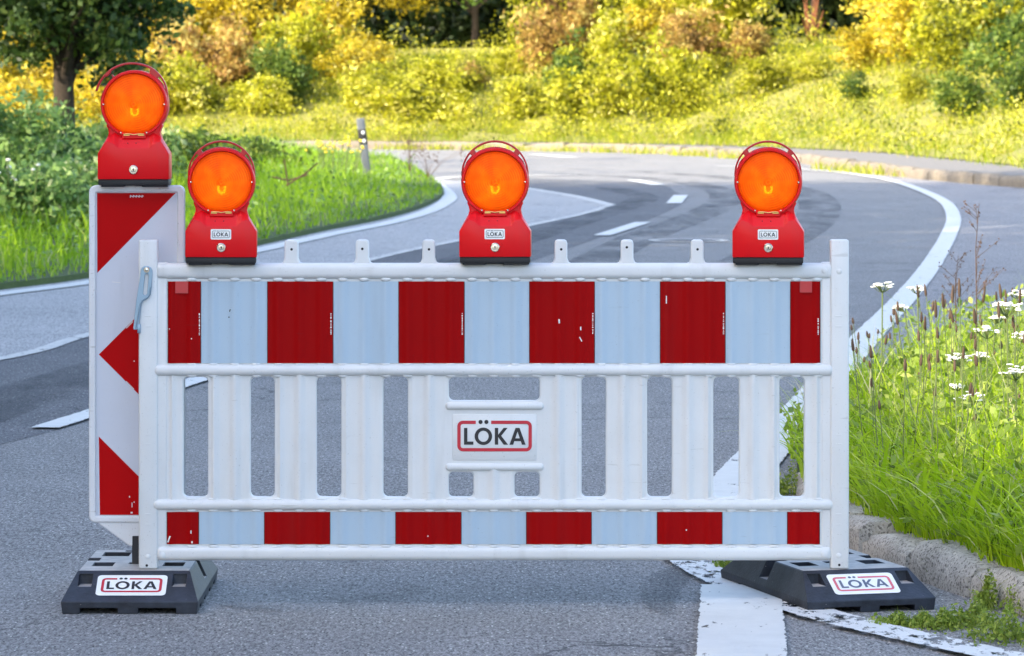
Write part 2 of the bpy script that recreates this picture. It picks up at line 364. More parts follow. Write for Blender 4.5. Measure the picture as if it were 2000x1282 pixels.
M['leaf_shade'] = leaf_mat('shrub_leaves', [(0.0, (0.06, 0.12, 0.03)), (0.45, (0.20, 0.34, 0.085)), (0.8, (0.36, 0.50, 0.15)), (1.0, (0.55, 0.60, 0.30))], 0.4)
M['leaf_weed'] = leaf_mat('weed_leaves', [(0.0, (0.10, 0.15, 0.02)), (0.5, (0.24, 0.34, 0.045)), (1.0, (0.45, 0.50, 0.10))])
M['grass_near'] = leaf_mat('meadow_grass', [(0.0, (0.03, 0.07, 0.006)), (0.35, (0.31, 0.50, 0.010)), (0.8, (0.54, 0.69, 0.024)), (0.94, (0.58, 0.68, 0.10)), (1.0, (0.68, 0.62, 0.38))], 0.45, 0.42)
M['grass_island'] = leaf_mat('island_grass', [(0.0, (0.06, 0.14, 0.010)), (0.4, (0.24, 0.43, 0.018)), (0.85, (0.42, 0.60, 0.03)), (1.0, (0.60, 0.62, 0.22))], 0.42)
M['grass_bank'] = leaf_mat('bank_grass', [(0.0, (0.09, 0.14, 0.008)), (0.45, (0.25, 0.33, 0.014)), (0.8, (0.40, 0.42, 0.025)), (1.0, (0.56, 0.45, 0.14))], 0.35)
M['seed'] = plain('brown_seed_head', (0.085, 0.05, 0.03), 0.8)
M['stem'] = plain('green_stem', (0.13, 0.17, 0.05), 0.7)
M['petal'] = plain('white_florets', (0.80, 0.80, 0.74), 0.7)
M['petal_yellow'] = plain('yellow_florets', (0.85, 0.62, 0.02), 0.6)
M['dry_red'] = plain('reddish_seeds', (0.13, 0.075, 0.05), 0.8)

# ------------------------------------------------------------------ vegetation meshes (numpy)
def np_mesh(name, V, quads=None, tris=None, tint=None, mats=(), mi=None):
    me = bpy.data.meshes.new(name); V = np.asarray(V, np.float32)
    nq = 0 if quads is None else len(quads); nt = 0 if tris is None else len(tris)
    me.vertices.add(len(V)); me.vertices.foreach_set('co', V.ravel())
    idx = np.concatenate([np.asarray(a, np.int32).ravel() for a in (quads, tris) if a is not None and len(a)])
    me.loops.add(len(idx)); me.loops.foreach_set('vertex_index', idx)
    tot = np.concatenate([np.full(nq, 4, np.int32), np.full(nt, 3, np.int32)])
    st = np.concatenate([[0], np.cumsum(tot)[:-1]]).astype(np.int32)
    me.polygons.add(len(tot)); me.polygons.foreach_set('loop_start', st)
    me.update(calc_edges=True)
    if tint is not None:
        a = me.attributes.new('tint', 'FLOAT', 'POINT'); a.data.foreach_set('value', np.asarray(tint, np.float32))
    for m in mats: me.materials.append(m)
    me.validate(); return me

def leaf_quads(rng, C, size, tint, up=0.3):
    """one small pointed leaf face at each place of C"""
    n = len(C); a = rng.normal(size=(n, 3)); a /= np.linalg.norm(a, axis=1)[:, None]
    nrm = rng.normal(size=(n, 3)); nrm[:, 2] += up * 2; b = np.cross(nrm, a); b /= np.linalg.norm(b, axis=1)[:, None] + 1e-9
    s = (size * rng.uniform(0.6, 1.3, n))[:, None]
    V = np.stack([C - a * s, C + b * s * 0.55, C + a * s, C - b * s * 0.55], 1).reshape(-1, 3)
    Q = np.arange(4 * n).reshape(-1, 4); return V, Q, np.repeat(np.clip(tint, 0, 1), 4)

def crown_points(rng, n, centre, radii, nclump, spread, shell=0.55, zmin=-0.75):
    """leaves gathered in twiggy clumps through the outer part of an uneven crown"""
    d = rng.normal(size=(nclump * 3, 3)); d /= np.linalg.norm(d, axis=1)[:, None]; d = d[d[:, 2] > zmin][:nclump]
    r = rng.uniform(shell, 1.0, len(d)) ** 0.7 * (1 + 0.22 * np.sin(d[:, 0] * 5 + rng.uniform(0, 6)) * np.cos(d[:, 2] * 4 + rng.uniform(0, 6)))
    cl = np.array(centre) + d * r[:, None] * np.array(radii)
    k = rng.integers(0, len(cl), n)
    off = rng.normal(size=(n, 3)) * spread * np.array([1, 1, 0.6]) * rng.uniform(0.6, 1.3, len(cl))[k][:, None]
    tint = rng.normal(0.48, 0.18, len(cl))[k] + rng.normal(0, 0.20, n)
    return cl[k] + off, tint, cl

def blade_mesh(rng, P, h, w, bend, tint, lean=None, seg=3):
    """grass blades rooted at P (n,3): height h, width w, bend 0..1"""
    n = len(P); az = rng.uniform(0, 2 * math.pi, n)
    dirv = np.stack([np.cos(az), np.sin(az), np.zeros(n)], 1)
    if lean is not None: dirv = dirv + np.array(lean); dirv /= np.linalg.norm(dirv, axis=1)[:, None] + 1e-9
    side = np.stack([-dirv[:, 1], dirv[:, 0], np.zeros(n)], 1)
    fa = rng.uniform(0, 2 * math.pi, n); side = side * np.cos(fa)[:, None] * 0.35 + np.stack([np.cos(fa), np.sin(fa) * 0.5, np.zeros(n)], 1) * 0.8
    rows = []
    for i in range(seg + 1):
        t = i / seg; ctr = P + dirv * (bend * h * t ** 2)[:, None]; ctr = ctr + np.array([0, 0, 1]) * (h * (t - 0.45 * bend * t ** 2.2))[:, None]
        ww = (w * (1 - t ** 1.7) * 0.5 + 1e-4)[:, None]
        rows += [ctr - side * ww, ctr + side * ww]
    V = np.stack(rows, 1).reshape(-1, 3); m = 2 * (seg + 1); base = np.arange(n)[:, None] * m
    Q = np.concatenate([base + np.array([2 * i, 2 * i + 1, 2 * i + 3, 2 * i + 2]) for i in range(seg)], 0)
    return V, Q, np.repeat(np.clip(tint, 0, 1), m)

def inside(poly, P):
    x, y = P[:, 0], P[:, 1]; c = np.zeros(len(P), bool); j = len(poly) - 1
    for i in range(len(poly)):
        xi, yi = poly[i]; xj, yj = poly[j]
        t = ((yi > y) != (yj > y)) & (x < (xj - xi) * (y - yi) / (yj - yi + 1e-12) + xi); c ^= t; j = i
    return c
def scatter(rng, poly, n, ypow=0.0):
    poly = [tuple(map(float, p)) for p in poly]; a = np.array(poly); lo, hi = a.min(0), a.max(0); out = []; tot = 0
    while tot < n:
        q = rng.uniform(lo, hi, (n * 2, 2))
        if ypow > 0: q = q[rng.uniform(0, 1, len(q)) < (max(lo[1], 1) / np.maximum(q[:, 1], 1)) ** ypow]
        q = q[inside(poly, q)]; out.append(q); tot += len(q)
    return np.concatenate(out)[:n]

# ------------------------------------------------------------------ the setting: ground, roads, markings
def sheet(name, poly, z, mat, kind='structure', thick=0.0):
    me = bpy.data.meshes.new(name); bm_ = bmesh.new()
    vs = [bm_.verts.new((p[0], p[1], z)) for p in poly]; f = bm_.faces.new(vs)
    if f.normal.z < 0: f.normal_flip()
    bm_.normal_update()
    if f.normal.z < 0: bmesh.ops.reverse_faces(bm_, faces=[f])
    if thick > 0:
        r = bmesh.ops.extrude_face_region(bm_, geom=[f])
        for v in [g for g in r['geom'] if isinstance(g, bmesh.types.BMVert)]: v.co.z -= thick
        bmesh.ops.recalc_face_normals(bm_, faces=bm_.faces)
    bmesh.ops.triangulate(bm_, faces=bm_.faces[:])
    bm_.to_mesh(me); bm_.free(); me.materials.append(mat)
    o = link(bpy.data.objects.new(name, me)); o['kind'] = kind; return o
def ribbon(name, pts, width, z, mat, n=14, kind='structure', rag=0.0022):
    if rag: n = 40
    rg = np.random.default_rng(int(abs(pts[0][0]) * 1000))
    c = catmull(pts, n); t = np.gradient(c, axis=0); t /= np.linalg.norm(t, axis=1)[:, None]
    s = np.stack([-t[:, 1], t[:, 0]], 1); w = np.asarray(width) / 2.0
    if w.ndim: w = np.interp(np.linspace(0, 1, len(c)), np.linspace(0, 1, len(w)), w)[:, None]
    j1, j2 = (rg.normal(0, 1, (2, len(c), 1)) * rag); L, Rr = c + s * (w + j1), c - s * (w + j2)
    V = np.concatenate([np.c_[L, np.full(len(c), z)], np.c_[Rr, np.full(len(c), z)]]); m = len(c)
    Q = [(i, i + 1, m + i + 1, m + i) for i in range(m - 1)]
    me = np_mesh(name, V, Q, mats=[mat]); o = link(bpy.data.objects.new(name, me)); o['kind'] = kind; return o

sheet('ground', [(-900, -300), (900, -300), (900, 1500), (-900, 1500)], -0.06, M['soil'])
sheet('road', [(-60, -30), (60, -30), (60, 92), (-60, 92)], 0.0, M['asphalt'])

# lighter old lane on the left, dark lane beside it
w_edge = [(-700, 820), (0, 703), (175, 655), (450, 588), (730, 507), (900, 470), (1060, 436), (1150, 416), (1193, 402)]
i_edge = [(1193, 402), (1120, 384), (1000, 366), (850, 350), (780, 340), (600, 330), (300, 332)]
left_line = [(-500, 640), (0, 577), (175, 554), (340, 525), (500, 492), (640, 461), (760, 437), (835, 415), (872, 395), (876, 383), (862, 368), (842, 354), (815, 338), (770, 318), (740, 304)]
wedge = [tuple(p) for p in catmull([G(*p) for p in w_edge], 6)] + [tuple(p) for p in catmull([G(*p) for p in i_edge], 5)][1:] + [(-30, 66), (-30, 20)]
sheet('light_lane', wedge, 0.004, M['asphalt_light'])
d_edge = [(-600, 1010), (90, 846), (410, 742), (760, 612), (1000, 525), (1175, 463), (1290, 420), (1335, 392), (1320, 376), (1262, 358), (1000, 347)]
dark = [tuple(p) for p in catmull([G(x, y + 0.0) for x, y in w_edge], 6)] + [tuple(p) for p in catmull([G(1193, 402), G(1140, 387), G(1040, 369), G(1000, 358), G(900, 350)], 5)][1:] + [tuple(p) for p in catmull([G(*p) for p in d_edge], 6)][::-1]
sheet('dark_lane', dark, 0.002, M['asphalt_dark'])
ribbon('lane_joint_line', [G(*p) for p in w_edge], 0.10, 0.008, M['paint_thin'])
ribbon('lane_joint_line', [G(1193, 402), G(1120, 384), G(1000, 365), G(930, 357)], 0.16, 0.008, M['paint_thin'])
ribbon('edge_line', [G(*p) for p in left_line], 0.20, 0.012, M['paint'])
ribbon('edge_line', [G(842, 352), G(900, 347), G(1000, 345), G(1120, 343)], 0.28, 0.012, M['paint_thin'])
# right edge line, then the broad dash at the foot of the barrier, then the thinner line along the kerb
rline = [(1380, 1085), (1405, 1000), (1462, 920), (1540, 838), (1605, 762), (1690, 664), (1760, 592), (1815, 525), (1852, 462), (1862, 425), (1842, 394), (1783, 367), (1722, 350), (1641, 338), (1560, 332), (1480, 328), (1400, 325)]
ribbon('edge_line', [G(*p) for p in rline], [0.22, 0.215, 0.20, 0.18, 0.165, 0.155, 0.15, 0.15, 0.15], 0.012, M['paint'])
q0, q1 = G(1447, 1152), G(1449, 1300)
ribbon('broad_dash', [q0, ((q0[0] + q1[0]) / 2, (q0[1] + q1[1]) / 2), q1, G(1452, 1420)], 0.243, 0.016, M['paint'])
ribbon('kerb_line', [G(1322, 1088), G(1385, 1125), G(1480, 1166), G(1620, 1212), G(1760, 1246), G(1930, 1283), G(2200, 1340)], [0.12, 0.14, 0.15, 0.15, 0.15, 0.15], 0.013, M['paint_worn'])
for a, b, w in (((88, 840), (408, 738), 0.13), ((620, 664), (880, 568), 0.13), ((1175, 462), (1256, 436), 0.17), ((1316, 399), (1330, 383), 0.19), ((1287, 363), (1236, 353), 0.22), ((1120, 309), (1040, 303), 0.3)):
    A, B = G(*a), G(*b); ribbon('centre_dash', [A, ((A[0] + B[0]) / 2, (A[1] + B[1]) / 2), B], w, 0.012, M['paint'])
# asphalt of the lay-by to the right of the edge line
shoulder = [tuple(p) for p in catmull([G(*p) for p in rline[3:-2]], 6)] + [(7, 70), (20, 60), (25, 18)]
sheet('lay_by', shoulder, 0.003, M['asphalt_shoulder'])
# tyre polish bands along the bend
def mid(pa, pb, t): return (pa[0] + (pb[0] - pa[0]) * t, pa[1] + (pb[1] - pa[1]) * t)
for pts, w in (([(1080, 560), (1240, 470), (1380, 415), (1420, 385), (1380, 365), (1280, 350), (1080, 340)], 0.45),
               ([(1300, 640), (1450, 520), (1580, 440), (1600, 400), (1560, 372), (1440, 350), (1250, 335)], 0.5),
               ([(600, 610), (900, 510), (1080, 450), (1220, 405), (1255, 385), (1180, 366)], 0.4),
               ([(-300, 900), (60, 770), (420, 660), (800, 550), (1000, 490)], 0.5)):
    ribbon('tyre_track', [G(*p) for p in pts], w, 0.0085 if w < 0.45 else 0.006, M['tyre'])
ribbon('tar_stain', [G(1338, 1104), G(1306, 1135), G(1286, 1180), G(1312, 1205)], [0.05, 0.14, 0.10, 0.03], 0.010, M['tyre'])
ribbon('tar_stain', [G(420, 1180), G(520, 1192), G(660, 1196)], [0.02, 0.10, 0.03], 0.010, M['tyre'])
# worn manhole rim on the road
mh = MB(); mc = G(1345, 471); mh.add([(mc[0] + r * math.cos(2 * math.pi * i / 40), mc[1] + r * math.sin(2 * math.pi * i / 40), 0.0075) for r in (0.30, 0.385) for i in range(40)], [(i, (i + 1) % 40, 40 + (i + 1) % 40, 40 + i) for i in range(40)])
mh.add([(mc[0] + 0.3 * math.cos(2 * math.pi * i / 40), mc[1] + 0.3 * math.sin(2 * math.pi * i / 40), 0.0065) for i in range(40)], [tuple(range(40))], 1)
tag(mh.build('manhole_cover', [M['paint_thin'], M['asphalt_dark']]), 'round manhole cover with pale worn rim in the road behind the barrier', 'manhole cover')

# left grass island (a low soil sheet inside the white edge line)
isl = [tuple(p) for p in catmull([G(x - 10, y - 8) for x, y in left_line[1:-1]], 6)]
isl = isl + [(-3.2, 80), (-9, 86), (-40, 88), (-40, 26), (-4.5, 28)]
sheet('verge', isl, 0.05, M['turf'], thick=0.08)
# right verge behind the kerb
kerb_px = [(2420, 1330), (2180, 1262), (2000, 1205), (1830, 1150), (1660, 1082), (1580, 1010), (1545, 945), (1552, 895), (1600, 850), (1650, 818), (1710, 792)]
kerb = catmull([G(*p) for p in kerb_px], 10)
rv = [tuple(p) for p in kerb] + [G(1830, 755), G(2150, 706), (8, 23), (9, 10)]
sheet('verge', [(p[0] + (0.14 if p[1] < 14.9 else 0.03), p[1] + 0.03) for p in rv], 0.088, M['turf'], thick=0.12)
# near kerb: single weathered stones
rng = np.random.default_rng(3)
def kerb_stones(name, line, z1, depth, mean, side, mat, seed):
    rng = np.random.default_rng(seed); mb = MB(); seg = np.r_[0, np.cumsum(np.linalg.norm(np.diff(line, axis=0), axis=1))]; s = 0.0
    while s < seg[-1] - 0.2:
        L = mean * rng.uniform(0.8, 1.25); e = min(s + L, seg[-1])
        a = np.array([np.interp(s + 0.010, seg, line[:, i]) for i in (0, 1)]); b = np.array([np.interp(e - 0.010, seg, line[:, i]) for i in (0, 1)])
        t = (b - a); l = np.linalg.norm(t); t /= l; nv = np.array([-t[1], t[0]]) * side
        bm_ = bmesh.new(); bmesh.ops.create_cube(bm_, size=1.0)
        bmesh.ops.subdivide_edges(bm_, edges=bm_.edges[:], cuts=3, use_grid_fill=True)
        h = z1 * rng.uniform(0.90, 1.07); tl = rng.normal(0, 0.010); sh = rng.normal(0, 0.008)
        for v in bm_.verts:
            x, y, z = v.co; f = 1 - 0.10 * (max(0, z + 0.1)) ** 2 * (abs(x) * 2) ** 6
            rx = x * l; ry = (y + 0.5) * depth; rz = (z + 0.5) * (h + 0.05) - 0.05
            if z > 0.4: ry += (0.018 if y < -0.4 else -0.01 if y > 0.4 else 0); rz -= 0.014 * (y < -0.4) + 0.016 * (abs(x) > 0.45)
            rz += tl * x * 2 * (z > 0); ry += sh; p = (a + b) / 2 + t * rx + nv * ry; j = rng.normal(0, 0.0035, 3)
            v.co = Vector((p[0] + j[0], p[1] + j[1], rz + j[2]))
        mb.bm(bm_); s = e
    o = mb.build(name, mat, angle=60); o['kind'] = 'structure'; return o
kerb_stones('kerb', kerb[:58], 0.108, 0.15, 0.42, -1, M['stone'], 5)

# far kerb, footpath and bank
fk_px = [(2250, 384), (2000, 368), (1880, 358), (1790, 350), (1700, 338), (1620, 327), (1500, 313), (1300, 301), (1100, 296), (900, 293), (740, 292)]
fk = np.concatenate([catmull([G(*p) for p in fk_px], 8), np.array([(-9.0, 88.5), (-20.0, 93.0), (-40, 101)])])
M['far_stone'] = stone_mat('far_kerb_stone', (0.11, 0.09, 0.07), (0.30, 0.26, 0.20))
kerb_stones('kerb', fk, 0.17, 0.18, 1.0, -1, M['far_stone'], 6)
tt = np.gradient(fk, axis=0); tt /= np.linalg.norm(tt, axis=1)[:, None]; fn = np.stack([tt[:, 1], -tt[:, 0]], 1)
if fn[5][1] < 0: fn = -fn
def smooth(x, a, b): t = np.clip((x - a) / (b - a), 0, 1); return t * t * (3 - 2 * t)
wpath = np.interp(fk[:, 0], [-20, -4, 3, 5, 9], [1.2, 1.2, 1.4, 1.9, 2.3])
def strip(name, o0, o1, z0, z1, mat):
    A = fk + fn * o0[:, None]; B = fk + fn * o1[:, None]; m = len(fk)
    V = np.concatenate([np.c_[A, z0], np.c_[B, z1]]); Q = [(i, m + i, m + i + 1, i + 1) for i in range(m - 1)]
    o = link(bpy.data.objects.new(name, np_mesh(name, V, Q, mats=[mat]))); o['kind'] = 'structure'; return o
one = np.ones(len(fk))
strip('footpath', one * 0.12, wpath, one * 0.14, one * 0.15, M['path'])
def bank_h(o, x):
    hmax = np.interp(x, [-25, -12, -8, -2, 3, 9, 16], [1.0, 1.1, 1.6, 1.9, 2.0, 2.2, 2.3])
    return 0.15 + hmax * smooth(o, -0.5, 9.0) + 0.03 * np.maximum(o - 9, 0)
offs = np.array([0, 0.6, 1.4, 2.4, 3.6, 5, 6.5, 8, 10, 13, 18, 28, 45, 80, 150.0]); rngb = np.random.default_rng(11)
Vb = []
for o_ in offs:
    p = fk + fn * (wpath + o_)[:, None]; z = bank_h(np.full(len(fk), o_), p[:, 0]) + rngb.normal(0, 0.06, len(fk)) * (0.3 < o_ < 30); Vb.append(np.c_[p, z])
m = len(fk); Vb = np.concatenate(Vb)
Qb = [(r * m + i, (r + 1) * m + i, (r + 1) * m + i + 1, r * m + i + 1) for r in range(len(offs) - 1) for i in range(m - 1)]
me = np_mesh('bank', Vb, Qb, mats=[M['dry_turf']]); me.polygons.foreach_set('use_smooth', [True] * len(me.polygons))
bk = link(bpy.data.objects.new('bank', me)); bk['kind'] = 'structure'

def bank_pt(px, o_):
    """place on the bank seen in photo column px, o_ metres behind the toe"""
    best = None
    P = fk + fn * (wpath + o_)[:, None]; u = 1000 + P[:, 0] / P[:, 1] * S * D
    order = np.argsort(u); x = np.interp(px, u[order], P[order, 0]); y = np.interp(px, u[order], P[order, 1])
    return x, y, float(bank_h(np.array([o_]), np.array([x]))[0])

# ------------------------------------------------------------------ logo
LOGO_W = 443.0
def logo(mb, xf, plate=None, border=1, ink=2, white=0, thin=1.0, step=0.0004, plate_pad=(0.12, 0.12)):
    """the word mark in its rounded frame, unit width, in the xz plane; xf places it. material slots: white, border, ink"""
    u = lambda x, y: ((x - 568.5) / LOGO_W, (523.5 - y) / LOGO_W)
    def put(loops, mi, lvl):
        me = fill2d(loops, 0.0, 0.0)
        for v in me.vertices: v.co.y = -lvl * step
        mb.mesh(me, mi, xf); bpy.data.meshes.remove(me)
    if plate: put([rrect(-0.5 - plate_pad[0], 0.5 + plate_pad[0], -0.2065 - plate_pad[1], 0.2065 + plate_pad[1], 0.07)], white, 0)
    th = 20 * thin
    def frame(x0, x1, y0, y1, r):
        return [u(*p) for p in [(548, y0)] ] 
    # frame, open at the top where the two dots sit
    out = [u(548, 432)] + [u(x, y) for x, y in [(765, 432)]]
    def corner(cx, cy, r, a0): return [u(cx + r * math.cos(R(a0 + 15 * i)), cy - r * math.sin(R(a0 + 15 * i))) for i in range(7)]
    def corner_r(cx, cy, r, a0): return [u(cx + r * math.cos(R(a0 - 15 * i)), cy - r * math.sin(R(a0 - 15 * i))) for i in range(7)]
    ro, ri = 34, 34 - th
    x0, x1, y0, y1 = 347 + ro, 790 - ro, 432 + ro, 615 - ro
    outer = [u(548, 432)] + corner_r(x1, y0, ro, 90) + corner_r(x1, y1, ro, 0) + corner_r(x0, y1, ro, -90) + corner_r(x0, y0, ro, -180) + [u(457, 432)]
    inner = [u(548, 432 + th)] + corner_r(x1, y0, ri, 90) + corner_r(x1, y1, ri, 0) + corner_r(x0, y1, ri, -90) + corner_r(x0, y0, ri, -180) + [u(457, 432 + th)]
    put([outer + inner[::-1]], border, 1)
    for cx in (485, 520): put([[(u(cx, 440)[0] + 12.5 / LOGO_W * math.cos(2 * math.pi * i / 16), u(cx, 440)[1] + 12.5 / LOGO_W * math.sin(2 * math.pi * i / 16)) for i in range(16)]], ink, 1.5)
    put([[u(387, 475), u(407, 475), u(407, 556), u(443, 556), u(443, 575), u(387, 575)]], ink, 1.5)
    el = lambda rx, ry: [u(502 + rx * math.cos(2 * math.pi * i / 32), 525 + ry * math.sin(2 * math.pi * i / 32)) for i in range(32)]
    put([el(52, 52), el(31, 33)], ink, 1.5)
    put([[u(570, 475), u(590, 475), u(590, 516), u(622, 475), u(646, 475), u(608, 522), u(649, 575), u(623, 575), u(590, 530), u(590, 575), u(570, 575)]], ink, 1.5)
    put([[u(693, 475), u(717, 475), u(753, 575), u(731, 575), u(724, 554), u(686, 554), u(679, 575), u(657, 575)], [u(692, 537), u(718, 537), u(705, 497)]], ink, 1.5)

# ------------------------------------------------------------------ barrier board
Zb = 12.0
bar = empty('barrier_board', ((964 - 1000) / S, Zb, 0.11))
tag(bar, 'long white plastic barrier board with red and white reflective bands and a slatted middle', 'barrier')
bx0 = bar.location.x
def B(px, py): return ((px - 1000) / S - bx0, H - (py - YH) / S - 0.11)
def Bl(lst): return [B(*p) for p in lst]
def Brr(x0, x1, y0, y1, r):  # pixel rectangle with rounded corners
    a, b = B(x0, y1), B(x1, y0); return rrect(a[0], b[0], a[1], b[1], r / S)
body = MB()
top = [(312, 515)]
for xl, xr in ((556, 583), (695, 721), (825, 850), (1083, 1108), (1212, 1237), (1349, 1374)):
    top += [(xl - 9, 515), (xl - 3, 512), (xl, 504), (xl, 475), (xl + 2, 470), (xl + 6, 468), (xr - 6, 468), (xr - 2, 470), (xr, 475), (xr, 504), (xr + 3, 512), (xr + 9, 515)]
outline = top + [(1622, 515), (1622, 1090), (312, 1090)]
slots = [(359, 407), (490, 537), (619, 667), (749, 797), (1136, 1183), (1264, 1312), (1393, 1443), (1522, 1570)]
holes = [Brr(a, b, 736, 970, 10) for a, b in slots] + [Brr(877, 1054, 737, 782, 9), Brr(877, 925, 922, 970, 8), Brr(1005, 1054, 922, 970, 8)]
body.mesh(fill2d([Bl(outline)] + holes, 0.009, 0.005, 3))
def bbox(x0, x1, y0, y1, d0, d1, r, seg=3, mi=0):
    a, b = B(x0, y1), B(x1, y0); body.box(a[0], b[0], d0, d1, a[1], b[1], r, seg, mi)
# posts: hollow uprights with a rounded free end
for x0, x1 in ((272, 309), (1621, 1657)): bbox(x0, x1, 468, 1110, -0.0225, 0.0225, 0.006)
bbox(300, 328, 512, 1094, -0.0165, 0.0165, 0.006); bbox(1603, 1630, 512, 1094, -0.0165, 0.0165, 0.006)
# rails
bbox(304, 1626, 514, 545, -0.025, 0.025, 0.016, 5); bbox(300, 1628, 711, 734, -0.027, 0.027, 0.0155, 5)
bbox(298, 1628, 974, 996, -0.027, 0.027, 0.0150, 5); bbox(306, 1624, 1066, 1094, -0.025, 0.025, 0.015, 5)
bbox(870, 1062, 785, 800, -0.023, 0.023, 0.010, 4); bbox(870, 1062, 904, 919, -0.023, 0.023, 0.010, 4)
bbox(884, 1048, 808, 899, -0.0165, 0.0, 0.0035, 2)
# moulded ribs on the slats and the small swellings where ribs run under the rails
PIT = 42.1
def rib(px): return 0.5 + 0.5 * math.cos(2 * math.pi * (px - 796) / PIT)
def ribbed(x0, x1, y0, y1, base, amp, mi=0, mb=None, step=2.6):
    mb = mb or body; n = max(2, int((x1 - x0) / step)); vs = []; 
    for i in range(n + 1):
        x = x0 + (x1 - x0) * i / n; e = min(1.0, min(x - x0, x1 - x) / 6.0); d = base - amp * (rib(x) ** 2.4) * e
        for y in (y0, y1): q = B(x, y); vs.append((q[0], d, q[1]))
    mb.add(vs, [(2 * i, 2 * i + 2, 2 * i + 3, 2 * i + 1) for i in range(n)], mi)
for x0, x1 in ((332, 354), (412, 485), (542, 614), (672, 744), (802, 872), (1059, 1131), (1188, 1259), (1317, 1388), (1448, 1517), (1575, 1600)):
    ribbed(x0, x1, 730, 978, -0.0142, 0.0078)
ribbed(930, 1000, 915, 978, -0.0142, 0.0078)
for n_ in range(-11, 20):
    x = 796 + PIT * n_
    if not 335 < x < 1600: continue
    for y, ry in ((545.5, 4.5), (711.5, 3.5), (733.5, 3.5), (974.5, 3.5), (996.0, 4.0), (1066.5, 3.5)):
        q = B(x, y); body.ball((q[0], -0.0165, q[1]), 10.0 / S, 0.0048, ry / S, 12, 6)
# screw bosses and moulding marks
for x, y, r in ((318, 1083, 6), (290, 1086, 5.5), (1608, 1081, 6.5), (1637, 1084, 5.5), (1609, 528, 6), (1638, 530, 5.5)):
    q = B(x, y); d = -0.0245 if 300 < x < 1615 else -0.0215
    body.lathe([(r / S, d + 0.002), (r / S, d - 0.0016), (r / S * 0.8, d - 0.0026), (0.0001, d - 0.0026)], 16, (q[0], 0, q[1]))
for x in (291, 1637):
    for y in (617, 637, 848, 866, 1003, 1023): bbox(x - 6, x + 6, y - 1, y + 1, -0.0236, -0.022, 0.0004, 1)
body.build('frame', M['plastic'], bar)
for x, y in ((288, 1103), (1638, 1102), (570, 487), (708, 486), (838, 487), (1096, 487), (1224, 483), (1362, 487)):
    hol = MB(); q = B(x, y); d = -0.0228 if y > 1000 else -0.0145; hol.lathe([(2.6 / S, d), (0.0001, d - 0.0002)], 10, (q[0], 0, q[1])); hol.build('screw', M['hole'], bar)
# reflective bands
bands = ((549.5, 709, [329, 393, 523, 651, 779, 907, 1034, 1161, 1289, 1416, 1543, 1601]), (999, 1062, [327, 389, 517, 645, 773, 901, 1028, 1155, 1283, 1410, 1537, 1600]))
rs = random.Random(4)
for bi, (y0, y1, xs) in enumerate(bands):
    fm = MB()
    for i in range(len(xs) - 1):
        red = i % 2 == 0
        ribbed(xs[i] + (0 if red else 1), xs[i + 1] - (0 if red else 1), y0, y1, -0.0155, 0.0042, 0 if red else 1, fm)
        if red:
            for e in (xs[i], xs[i + 1]):
                q0, q1 = B(e - 0.7, y1), B(e + 0.7, y0); fm.add([(q0[0], -0.0166, q0[1]), (q1[0], -0.0166, q0[1]), (q1[0], -0.0166, q1[1]), (q0[0], -0.0166, q1[1])], [(0, 1, 2, 3)], 3)
    def dab(x, y, w, h, mi=2, a=0.0):
        q = B(x, y); c, s_ = math.cos(a), math.sin(a); w /= 2 * S; h /= 2 * S; d = -0.0203
        fm.add([(q[0] + c * ux * w - s_ * uy * h, d, q[1] + s_ * ux * w + c * uy * h) for ux, uy in ((-1, -1), (1, -1), (1, 1), (-1, 1))], [(0, 1, 2, 3)], mi)
    if bi == 0:
        for x in (390.5, 647, 903, 1157.5, 1412.5, 1597):    # run of tiny approval lettering down the edge of each red sheet
            y = 612.0 if x < 1500 else 622
            while y < 654:
                h = rs.choice((1.2, 1.8, 2.6)); dab(x, y, rs.choice((1.6, 2.6, 2.2)), h); y += h + rs.choice((0.9, 1.2, 2.4))
        dab(356, 561, 25, 23, 4); dab(1573, 560, 24, 22, 4)
        for x, y, w, h, a in ((1301, 585, 2, 15, 0), (1092, 627, 3, 8, 0.1), (1134, 641, 2.4, 7, 0), (1134, 662, 2, 10, 0.5), (450, 606, 2, 5, -0.3), (448, 619, 2.4, 2.4, 0), (332, 642, 2, 2, 0), (375, 661, 2, 2, 0)):
            dab(x, y, w, h, 5 if x in (450, 448) else 2, a)
    else:
        for x, y, w, h, a in ((331, 1052, 2.6, 13, -0.35), (376, 1058, 3, 4, 0), (374, 1038, 1.8, 6, 0), (836, 1046, 2.2, 2.2, 0), (1340, 1034, 2.4, 2.4, 0)): dab(x, y, w, h, 2, a)
    fm.build('reflective_band', [M['film_red'], M['film_white'], M['scratch'], M['edge_dark'], M['film_patch'], M['logo_black']], bar)
lm = MB(); lc = B(966, 851); lw = 145.5 / S
logo(lm, lambda v: Vector((lc[0] + v.x * lw, -0.0169 + v.y, lc[1] + v.z * lw)), step=0.0004)
lg = lm.build('logo', [M['sticker'], M['logo_red'], M['logo_black']], bar, smooth=False)
# slotted steel hook on the left post
hk = MB()
hl = [(277, 527), (279, 522), (284, 519), (291, 519), (297, 522), (299.5, 528), (298, 560), (296, 575), (291, 582), (281, 588), (278, 594), (272, 640), (270, 643), (263, 643), (262, 640), (268, 585), (272, 560)]
hs = [(284.5, 537), (287, 534), (290.5, 534), (292, 538), (289, 573), (286.5, 576), (283, 576), (281, 573)]
hk.mesh(fill2d([Bl(hl), Bl(hs)], 0.0016, 0.001, 2), 0, Matrix.Translation((0, -0.0275, 0)))
